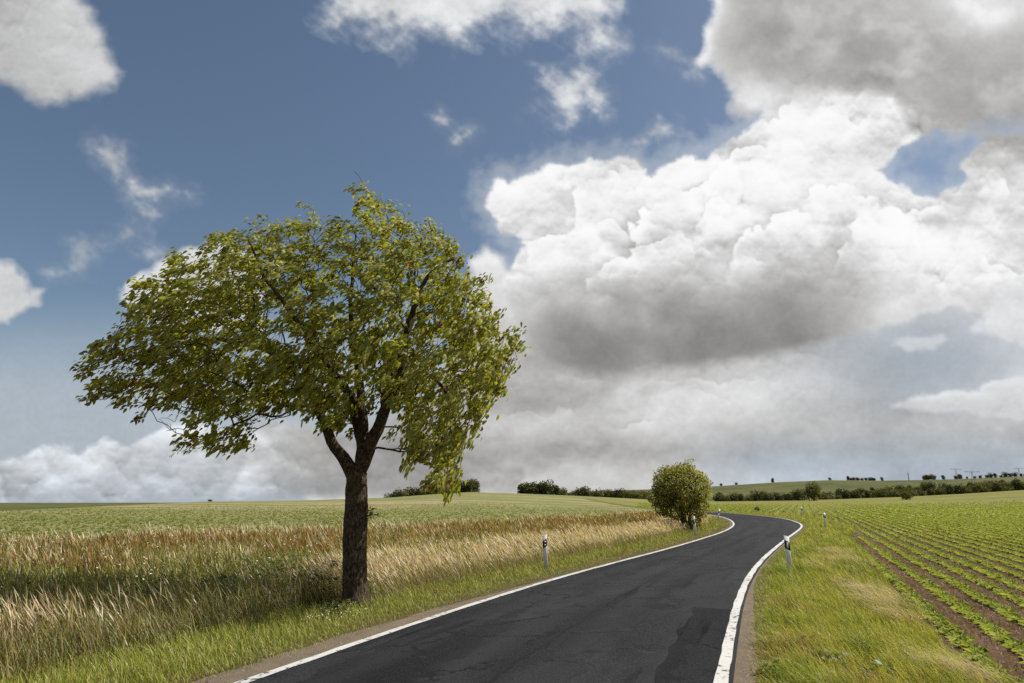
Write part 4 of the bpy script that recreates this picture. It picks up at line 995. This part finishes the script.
# the bush by the bend
q = ground_at(684, 531.5); BX, BY = q
kpx = 683/(BY*CP-2*SP)                    # pixels per metre there
def bl(px, py, dy, rx, rz, ry=None): 
    c = plane_at(px, py, BY)-np.array([BX, BY, 0]); return (c[0], dy, c[2], rx/kpx, (ry or rx)/kpx, rz/kpx)
bush = empty('roundish_bush', (BX, BY, 0)); tag(bush, 'large rounded olive green bush beside the left road edge at the bend', 'bush')
V, C, Q, T = leafy(17000, [bl(664,474,.3,9,8),bl(690,464,0,7,6),bl(654,496,0,7,10),bl(682,489,0,29,22),bl(668,486,-.3,17,17),bl(697,487,.3,15,18),bl(680,476,0,20,13),bl(690,478,.5,15,13),bl(664,500,.2,13,14),bl(697,505,-.2,12,16),bl(692,518,-.2,10,11),bl(675,508,.2,16,12)], .135, [(.27,.27,.058), (.32,.305,.075), (.195,.205,.046), (.39,.36,.105)], (3, 3, 2, 1), .55, .13, 40)
mesh_np('crown', V, [Q, T], M_leaf, bush, col=C)
mb = MB()
for k in range(9):
    a = random.random()*2*pi; r1 = .6+.9*random.random(); b0 = np.array([.25+.22*cos(a), .22*sin(a), -.05]); e = np.array([cos(a)*r1, sin(a)*r1, 1.6+1.5*random.random()])
    t = np.linspace(0, 1, 7)[:, None]; Pp = b0*(1-t)+e*t+np.array([-cos(a), -sin(a), .5])*.25*t*(1-t); mb.tube(Pp, np.linspace(.05, .012, 7), 6)
mb.build('stems', M_bark2, bush)

def make_tree(name, h, w, nl, size, cols, seed, trunk=.22):
    root = empty(name, (0, 0, 0)); r_ = random.Random(seed); lobes = []
    for k in range(6):
        a = r_.random()*2*pi; q_ = w*.24*r_.random()**.5; z_ = h*(.38+.42*r_.random()); s_ = w*(.24+.14*r_.random()); lobes.append((q_*cos(a)*1.3, q_*sin(a), z_, s_, s_, s_*(.75+.4*r_.random())*min(1.3, h/w)))
    lobes.append((0, 0, h*.52, w*.36, w*.36, h*.36)); lobes.append((0, 0, h*.20, w*.40, w*.40, h*.22))
    V, C, Q, T = leafy(nl, lobes, size, cols, [1]*len(cols), .6, .05, seed)
    mesh_np('crown', V, [Q, T], M_far, root, col=C)
    mb = MB(); t = np.linspace(0, 1, 6)
    mb.tube(np.stack([.05*h*np.sin(t*2+seed), 0*t, -.8+t*(h*.6+.8)], -1), np.linspace(h*.035, h*.010, 6), 7); mb.build('trunk', M_bark2, root)
    return root
DK = [(.060,.070,.023), (.085,.092,.030), (.11,.11,.037)]; OL = [(.14,.135,.042), (.18,.165,.055), (.10,.105,.034)]
PROTO = [make_tree('broadleaf_tree', 6, 6.2, 1100, .62, DK, 11), make_tree('broadleaf_tree', 6, 4.6, 1000, .58, DK, 12), make_tree('broadleaf_tree', 6, 7.5, 1200, .66, OL, 13), make_tree('shrub', 3, 4.6, 800, .42, OL, 14), make_tree('shrub', 3, 3.6, 800, .40, DK, 15)]
used = [False]*len(PROTO)
PH = [6, 6, 6, 3, 3]
def put(kind, px, d, hpx=None, hm=None, label=None, group=None, cat=None, sx=1., rz=None, dz=0.):
    a = float(az_of(px)); x, y = d*sin(a), d*cos(a); z = float(height(x, y))
    hm = hm or hpx*d/(FPX/CP)*1.0
    o = PROTO[kind] if not used[kind] else copy_tree(PROTO[kind]); used[kind] = True
    k = hm/PH[kind]; o.location = (x, y, z-.1+dz); o.scale = (k*sx, k*sx, k); o.rotation_euler = (0, 0, random.random()*6.28 if rz is None else rz)
    tag(o, label, cat or ('shrub' if kind in (3, 4) else 'tree'), group); return o
# a copse behind the crest of the left hill
for i_, px in enumerate([389,394,400,405,411,417,424,431,437,443,449,455,460,465,470,475,397,421,434,452,463]):
    put([0, 1, 2, 0, 4][i_ % 5], px+random.uniform(-1, 1), 268+random.uniform(-3, 12), hm=random.uniform(3.6, 5.2)*(1.15 if px > 455 else 1), label='dark green tree of the copse showing over the crest of the left hill', group='copse on the left hill', cat='tree')
# the belt right of it
for i_, px in enumerate([521,525,530,535,540,546,551,557,528,543]):
    put([1, 0, 4, 1][i_ % 4], px, 300+random.uniform(0, 14), hm=random.uniform(4.6, 5.6)*(1.12 if px < 550 else .9), label='dark tree in the dense belt between the left hill crest and the bush', group='tree belt beyond the left field', cat='tree')
for i_, px in enumerate([562,568,574,580,587,593,599,606,612,618,625,631,636,641,646,584,603,622]):
    put([2, 3, 0, 4, 2, 3][i_ % 6], px+random.uniform(-1.5, 1.5), 345+random.uniform(0, 40), hm=random.uniform(4.2, 6.4), label='olive green tree in the loose line left of the round bush', group='loose tree line left of the bush', cat='tree')
# hedgerow under the far hill on the right
for i_, px in enumerate(np.linspace(716, 800, 21)):
    put([0, 1, 4, 2, 0][i_ % 5], px+random.uniform(-2, 2), 385+random.uniform(0, 30), hpx=random.uniform(6, 13)*(1 if px < 770 else .85), label='dark tree in the hedge row between the round bush and the lone round tree', group='hedge row right of the bush', cat='tree')
for i_, px in enumerate(np.linspace(826, 1034, 58)):
    kk = [3, 4, 0, 2, 3, 1, 4][i_ % 7]
    put(kk, px+random.uniform(-4.5, 4.5), 372+random.uniform(0, 18)+(i_ % 3)*26, hpx=random.uniform(4.5, 11.5)*(1.15 if i_ % 3 == 2 else 1), label='bushy dark green tree in the long hedge at the far edge of the right field', group='hedge along the right field', cat='tree')
for i_, px in enumerate(np.concatenate([np.linspace(900, 1030, 34), np.linspace(840, 905, 9)])):
    put([0, 4, 1, 2][i_ % 4], px+random.uniform(-3, 3), 470+random.uniform(0, 120), hpx=random.uniform(5, 9), label='scattered dark tree on the slope of the far right hill', group='trees on the far slope', cat='tree')
# trees on the skyline
for i_, px in enumerate([853,856,860,864,868,872,876]): put([0, 1, 4][i_ % 3], px, 900+random.uniform(-6, 6), hpx=random.uniform(2.6, 3.6), sx=1.3, label='dark tree in the short row on the skyline left of the tall mast', group='skyline row', cat='tree')
for i_, px in enumerate([926,930,934,937,958,963,970,977,984,989,994,999,1004,1009,1014,1019,1024,1029]): put([0, 1, 2, 0, 4][i_ % 5], px+random.uniform(-1, 1), 890+random.uniform(-10, 6), hpx=(random.uniform(4.2, 5.4) if px < 940 else random.uniform(2.2, 4.4)), label='dark tree in the skyline row below the pylons', group='skyline row below the pylons', cat='tree')
for px, hp, lab in ((774, 4.5, 'single tree on the skyline of the far hill above the hedge row'), (850, 4.2, 'small single tree left of the short skyline row'), (884, 3.4, 'single thin tree on the skyline just right of the short row'), (737, 2.5, 'tiny bush on the skyline just right of the round bush'), (722, 2.5, 'tiny bush on the skyline touching the round bush outline'), (832, 2.6, 'pale small bush on the skyline above the lone round tree'), (946, 4., 'small dark tree on the skyline left of the first pylon')):
    put(1 if hp > 3 else 4, px, 890, hpx=hp, label=lab)
put(2, 813.5, 300, hpx=16, sx=.95, label='lone round dark tree at the far edge of the right field', cat='tree')
put(0, 797.5, 330, hpx=10, label='small round tree just left of the lone round tree', cat='tree')
put(3, 906, 255, hpx=8.5, sx=.85, label='small lone bush out in the right crop field', cat='bush')
put(3, 756.5, 108, hpx=5, sx=.8, label='tiny dark bush in the field beyond the bend', cat='bush')
put(4, 478, 280, hpx=3, label='small bush beside the copse on the hill crest', cat='bush')
put(4, 211, 182, hpx=2.2, sx=1.6, label='tiny clump of bushes on the skyline of the left hill', cat='bush')

# ------------------------------------------------------------------ delineator posts
def prism(mb, poly, z0, z1, slant=0.):
    """upright prism; slant tilts both end faces across x"""
    n = len(poly); V = []
    for z_ in (z0, z1):
        for (x, y) in poly: V.append((x, y, z_+(slant*x if (z_ != z0 or slant and z0 > 0) else 0)))
    b = len(V)//2
    Q = [(i_, (i_+1) % n, n+(i_+1) % n, n+i_) for i_ in range(n)]
    V.append((np.mean([p_[0] for p_ in poly]), np.mean([p_[1] for p_ in poly]), np.mean([v[2] for v in V[:n]]))); V.append((V[-1][0], V[-1][1], np.mean([v[2] for v in V[n:2*n]])))
    T = [(2*n, (i_+1) % n, i_) for i_ in range(n)]+[(2*n+1, n+i_, n+(i_+1) % n) for i_ in range(n)]
    mb.add(V, Q, T)
def oval(w, d, n=18, g=0.):
    out = []
    for k in range(n):
        a = 2*pi*k/n; c_, s_ = cos(a), sin(a); out.append(((abs(c_)**.6*np.sign(c_))*(w/2+g), (abs(s_)**.8*np.sign(s_))*(d/2+g)))
    return out
def make_post(two_round, slant, grime):
    root = empty('delineator_post', (0, 0, 0))
    mb = MB(); prism(mb, oval(.125, .07), -.15, 1.0, slant); mb.build('post_body', grime, root, smooth=False)
    mb = MB(); prism(mb, oval(.125, .07, g=.003), .66, .875, slant*1.6); band = mb.build('black_band', M_black, root)
    for z_ in ((.725, .815) if two_round else (.7675,)):
        mb = MB()
        if two_round: prism(mb, [(.024*cos(k*pi/8), .0045*0+.024*sin(k*pi/8)) for k in range(16)], 0, .005)
        else: prism(mb, [(-.021, -.072), (.021, -.072), (.021, .072), (-.021, .072)], 0, .005)
        r = mb.build('reflector', M_refl, band); r.location = (0, -.041, z_); r.rotation_euler = (pi/2, 0, 0)
    return root
POSTA = make_post(False, -.35, M_white); POSTB = make_post(True, .35, M_white)
def post(src, first, px, py, lean=(0, 0), rz=0., label='', sc=1.):
    o = src if first else copy_tree(src); q_ = ground_at(px, py); o.location = (q_[0], q_[1], float(height(*q_))); o.rotation_euler = (lean[1], lean[0], rz); o.scale = (sc,)*3
    tag(o, label, 'road post', 'delineator posts along the road'); return o
post(POSTA, True, 790.5, 576, (-.02, 0), -.25, 'white delineator post with one upright reflector on the right verge, nearest on that side')
post(POSTB, True, 546, 570.5, (-.035, 0), .12, 'white delineator post with two round reflectors in tall grass left of the road', .95)
post(POSTB, False, 696, 536.5, (-.07, 0), .1, 'white delineator post at the foot of the rounded bush')
post(POSTA, False, 825.8, 528.5, (0, 0), -.2, 'white delineator post at the corner of the crop rows')
post(POSTB, False, 717.5, 521, (.25, 0), .2, 'leaning white delineator post on the inside of the bend past the bush')
post(POSTA, False, 802.2, 517, (0, 0), -.3, 'farthest delineator post, small, on the outside of the bend')

# ------------------------------------------------------------------ pylons and mast on the far hill
def make_pylon():
    root = empty('power_pylon', (0, 0, 0)); H = 22.
    mb = MB(); leg = lambda k, z_: np.array([(-1, -1), (1, -1), (1, 1), (-1, 1)])[k]*(1.9*(1-z_/H)+.5)
    for k in range(4):
        z_ = np.array([-1., H]); mb.tube(np.column_stack([leg(k, z_[0])[0:1].repeat(2)*0+np.array([leg(k, 0)[0], leg(k, H)[0]]), np.array([leg(k, 0)[1], leg(k, H)[1]]), z_]), np.array([.17, .13]), 4)
    lv = np.linspace(0, H, 8)
    for a, b_ in zip(lv[:-1], lv[1:]):
        for k in range(4):
            p0 = np.append(leg(k, a), a); p1 = np.append(leg((k+1) % 4, b_), b_); mb.tube([p0, p1], [.08, .08], 4)
    mb.build('lattice_mast', M_steel, root)
    mb = MB()
    for s_ in (-.5, .5): mb.tube([(-9.5, s_*.3, H+.2), (0, s_, H+.9), (9.5, s_*.3, H+.2)], [.14, .2, .14], 4); mb.tube([(-9.5, s_*.3, H+.2), (0, s_, H-.6), (9.5, s_*.3, H+.2)], [.12, .18, .12], 4)
    for x in np.linspace(-8, 8, 9): mb.tube([(x, -.4, H-.4), (x, .4, H+.8)], [.1, .1], 4)
    arm = mb.build('crossarm', M_steel, root)
    for x in (-9, -6, -3, 3, 6, 9):
        mb = MB(); mb.tube([(x, 0, H), (x, 0, H-1.4)], [.16, .16], 6); mb.build('insulator', M_steel, arm)
    return root
PYL = make_pylon()
def pylon(first, px, d, top, rz, label):
    o = PYL if first else copy_tree(PYL); a = float(az_of(px)); x, y = d*sin(a), d*cos(a); z_ = float(height(x, y))
    ztop = CAM_H+d*float(elev_tan(px, top)); k = (ztop-z_)/22.9; o.location = (x, y, z_); o.scale = (k, k, k); o.rotation_euler = (0, 0, rz-a)
    tag(o, label, 'pylon', 'power pylons on the far hill')
pylon(True, 959.5, 960, 468.5, .15, 'leftmost grey power pylon on the far hill, tallest over the skyline')
pylon(False, 975.5, 640, 471, .1, 'second grey power pylon from the left, standing down on the far slope')
pylon(False, 994, 930, 472.2, .2, 'third grey power pylon from the left with a wide crossarm')
pylon(False, 1023, 930, 468, .2, 'grey power pylon cut by the right edge of the picture')
a = float(az_of(911)); x, y = 900*sin(a), 900*cos(a); z_ = float(height(x, y)); mast = empty('radio_mast', (x, y, z_)); tag(mast, 'thin grey radio mast on the skyline right of the short tree row', 'mast')
hm = CAM_H+900*float(elev_tan(911, 471.5))-z_; mb = MB(); mb.tube([(0, 0, -.5), (0, 0, hm*.6), (0, 0, hm)], [.5, .35, .16], 6); mb.build('pole', M_steel, mast)
mb = MB(); mb.box((0, 0, hm*.72), (1.3, 1.3, .5)); mb.build('platform', M_steel, mast)

# ------------------------------------------------------------------ sun, sky and clouds
SUN_EL, SUN_AZ = 52., 76.       # azimuth clockwise from +Y (ahead) towards +X (right)
sd_ = bpy.data.lights.new('sun', 'SUN'); sd_.energy = 4.7; sd_.angle = radians(.53); sd_.color = (1, .955, .88)
so = bpy.data.objects.new('sun', sd_); link(so); so.location = (60, 20, 80)
so.rotation_euler = (radians(90-SUN_EL), 0, radians(180-SUN_AZ))
EXPO = 0.28
W_ = bpy.data.worlds.new('World'); scene.world = W_; W_.use_nodes = True
nt = W_.node_tree; nd, lk = nt.nodes, nt.links; nd.clear()
sky = N(nd, 'ShaderNodeTexSky'); sky.sky_type = 'NISHITA'; sky.sun_disc = False
sky.sun_elevation = radians(SUN_EL); sky.sun_rotation = radians(SUN_AZ); sky.air_density = 1.; sky.dust_density = 1.3; sky.ozone_density = 1.2; sky.altitude = 200
tcw = N(nd, 'ShaderNodeTexCoord'); sx = N(nd, 'ShaderNodeSeparateXYZ'); lk.new(tcw.outputs['Generated'], sx.inputs[0])
azn = math_n(nd, lk, 'ARCTAN2', sx.outputs[0], sx.outputs[1]); eln = math_n(nd, lk, 'ARCSINE', sx.outputs[2])
A0, A1, E0, E1, PPD = -50., 50., -2., 46., 18
nw, nh = int((A1-A0)*PPD), int((E1-E0)*PPD)
azg, elg = np.meshgrid(np.radians(A0+(np.arange(nw)+.5)/PPD), np.radians(E0+(np.arange(nh)+.5)/PPD))
dx_, dy_, dz_ = np.cos(elg)*np.sin(azg), np.cos(elg)*np.cos(azg), np.sin(elg)
dep = dy_*CP+dz_*SP; lx = 512+FPX*dx_/dep; ly = 341.5-FPX*(dz_*CP-dy_*SP)/dep
X0_, X1_, Y0_, Y1_, ST = -250, 1290, -140, 550, 1.1
_, _, crgb, calp = paint(X0_, X1_, Y0_, Y1_, ST)
def bil(A, u, v):
    u = np.clip(u, 0, A.shape[1]-1.001); v = np.clip(v, 0, A.shape[0]-1.001); i_ = u.astype(int); j_ = v.astype(int); fu = (u-i_); fv = (v-j_)
    if A.ndim == 3: fu = fu[..., None]; fv = fv[..., None]
    return (A[j_, i_]*(1-fu)+A[j_, i_+1]*fu)*(1-fv)+(A[j_+1, i_]*(1-fu)+A[j_+1, i_+1]*fu)*fv
buf = np.ones((nh, nw, 4), np.float32)
buf[..., :3] = bil(crgb, (lx-X0_)/ST, (ly-Y0_)/ST); buf[..., 3] = bil(calp, (lx-X0_)/ST, (ly-Y0_)/ST)
img = bpy.data.images.new('cloud_cover', nw, nh, alpha=True, float_buffer=True); img.colorspace_settings.name = 'Linear Rec.709'; img.alpha_mode = 'CHANNEL_PACKED'
img.pixels.foreach_set(buf.ravel()); img.update(); img.pack()
cu = maprange(nd, lk, azn, radians(A0), radians(A1)); nd[-1].interpolation_type = 'LINEAR'
cv = maprange(nd, lk, eln, radians(E0), radians(E1)); nd[-1].interpolation_type = 'LINEAR'
cx = N(nd, 'ShaderNodeCombineXYZ'); lk.new(cu, cx.inputs[0]); lk.new(cv, cx.inputs[1])
it = N(nd, 'ShaderNodeTexImage'); it.image = img; it.extension = 'EXTEND'; it.interpolation = 'Cubic'; lk.new(cx.outputs[0], it.inputs[0])
# the rest of the sky: scattered cloud in the same tones
zc_ = math_n(nd, lk, 'ADD', math_n(nd, lk, 'MAXIMUM', sx.outputs[2], 0.), .18)
cp_ = N(nd, 'ShaderNodeCombineXYZ'); lk.new(math_n(nd, lk, 'DIVIDE', sx.outputs[0], zc_), cp_.inputs[0]); lk.new(math_n(nd, lk, 'DIVIDE', sx.outputs[1], zc_), cp_.inputs[1])
gn = noise(nd, lk, cp_.outputs[0], .9, 8, .58); gn2 = noise(nd, lk, cp_.outputs[0], 2.1, 6, .55)
galp = maprange(nd, lk, gn.outputs[0], .47, .60); gcol = mixc(nd, lk, gn2.outputs[0], (.36, .36, .36), (.85, .85, .84))
win = math_n(nd, lk, 'MULTIPLY', maprange(nd, lk, math_n(nd, lk, 'ABSOLUTE', azn), radians(43), radians(48), 1, 0), maprange(nd, lk, eln, radians(40), radians(45), 1, 0))
ccol = mixc(nd, lk, win, gcol, it.outputs['Color'])
mxa = N(nd, 'ShaderNodeMix', data_type='FLOAT'); lk.new(win, mxa.inputs[0]); lk.new(galp, mxa.inputs[2]); lk.new(it.outputs['Alpha'], mxa.inputs[3])
hsv = N(nd, 'ShaderNodeHueSaturation'); hsv.inputs['Saturation'].default_value = .97; hsv.inputs['Value'].default_value = 1.0; lk.new(sky.outputs[0], hsv.inputs['Color'])
skc = mixc(nd, lk, 1., hsv.outputs[0], (1.0, 1.03, 1.0), 'MULTIPLY')
b1 = N(nd, 'ShaderNodeBackground'); b1.inputs[1].default_value = .07; lk.new(skc, b1.inputs[0])
b2 = N(nd, 'ShaderNodeBackground'); b2.inputs[1].default_value = 2**-EXPO; lk.new(ccol, b2.inputs[0])
ms = N(nd, 'ShaderNodeMixShader'); lk.new(mxa.outputs[0], ms.inputs[0]); lk.new(b1.outputs[0], ms.inputs[1]); lk.new(b2.outputs[0], ms.inputs[2])
ow = N(nd, 'ShaderNodeOutputWorld'); lk.new(ms.outputs[0], ow.inputs[0])

# ------------------------------------------------------------------ camera and render settings
cd = bpy.data.cameras.new('camera'); cd.sensor_width = 36; cd.lens = 36*FPX/1024; cd.clip_end = 9000; cd.clip_start = .05
co = bpy.data.objects.new('camera', cd); link(co); co.location = (0, 0, CAM_H); co.rotation_euler = (pi/2+PITCH, 0, 0); scene.camera = co
vs = scene.view_settings; vs.view_transform = 'Standard'; vs.look = 'None'; vs.exposure = EXPO; vs.gamma = 1; vs.use_curve_mapping = False
scene.render.engine = 'CYCLES'; cy = scene.cycles; cy.max_bounces = 6; cy.diffuse_bounces = 3; cy.glossy_bounces = 2; cy.transmission_bounces = 4; cy.transparent_max_bounces = 6
cy.caustics_reflective = False; cy.caustics_refractive = False; cy.use_denoising = False; cy.sample_clamp_indirect = 6
scene.render.filter_size = 1.5
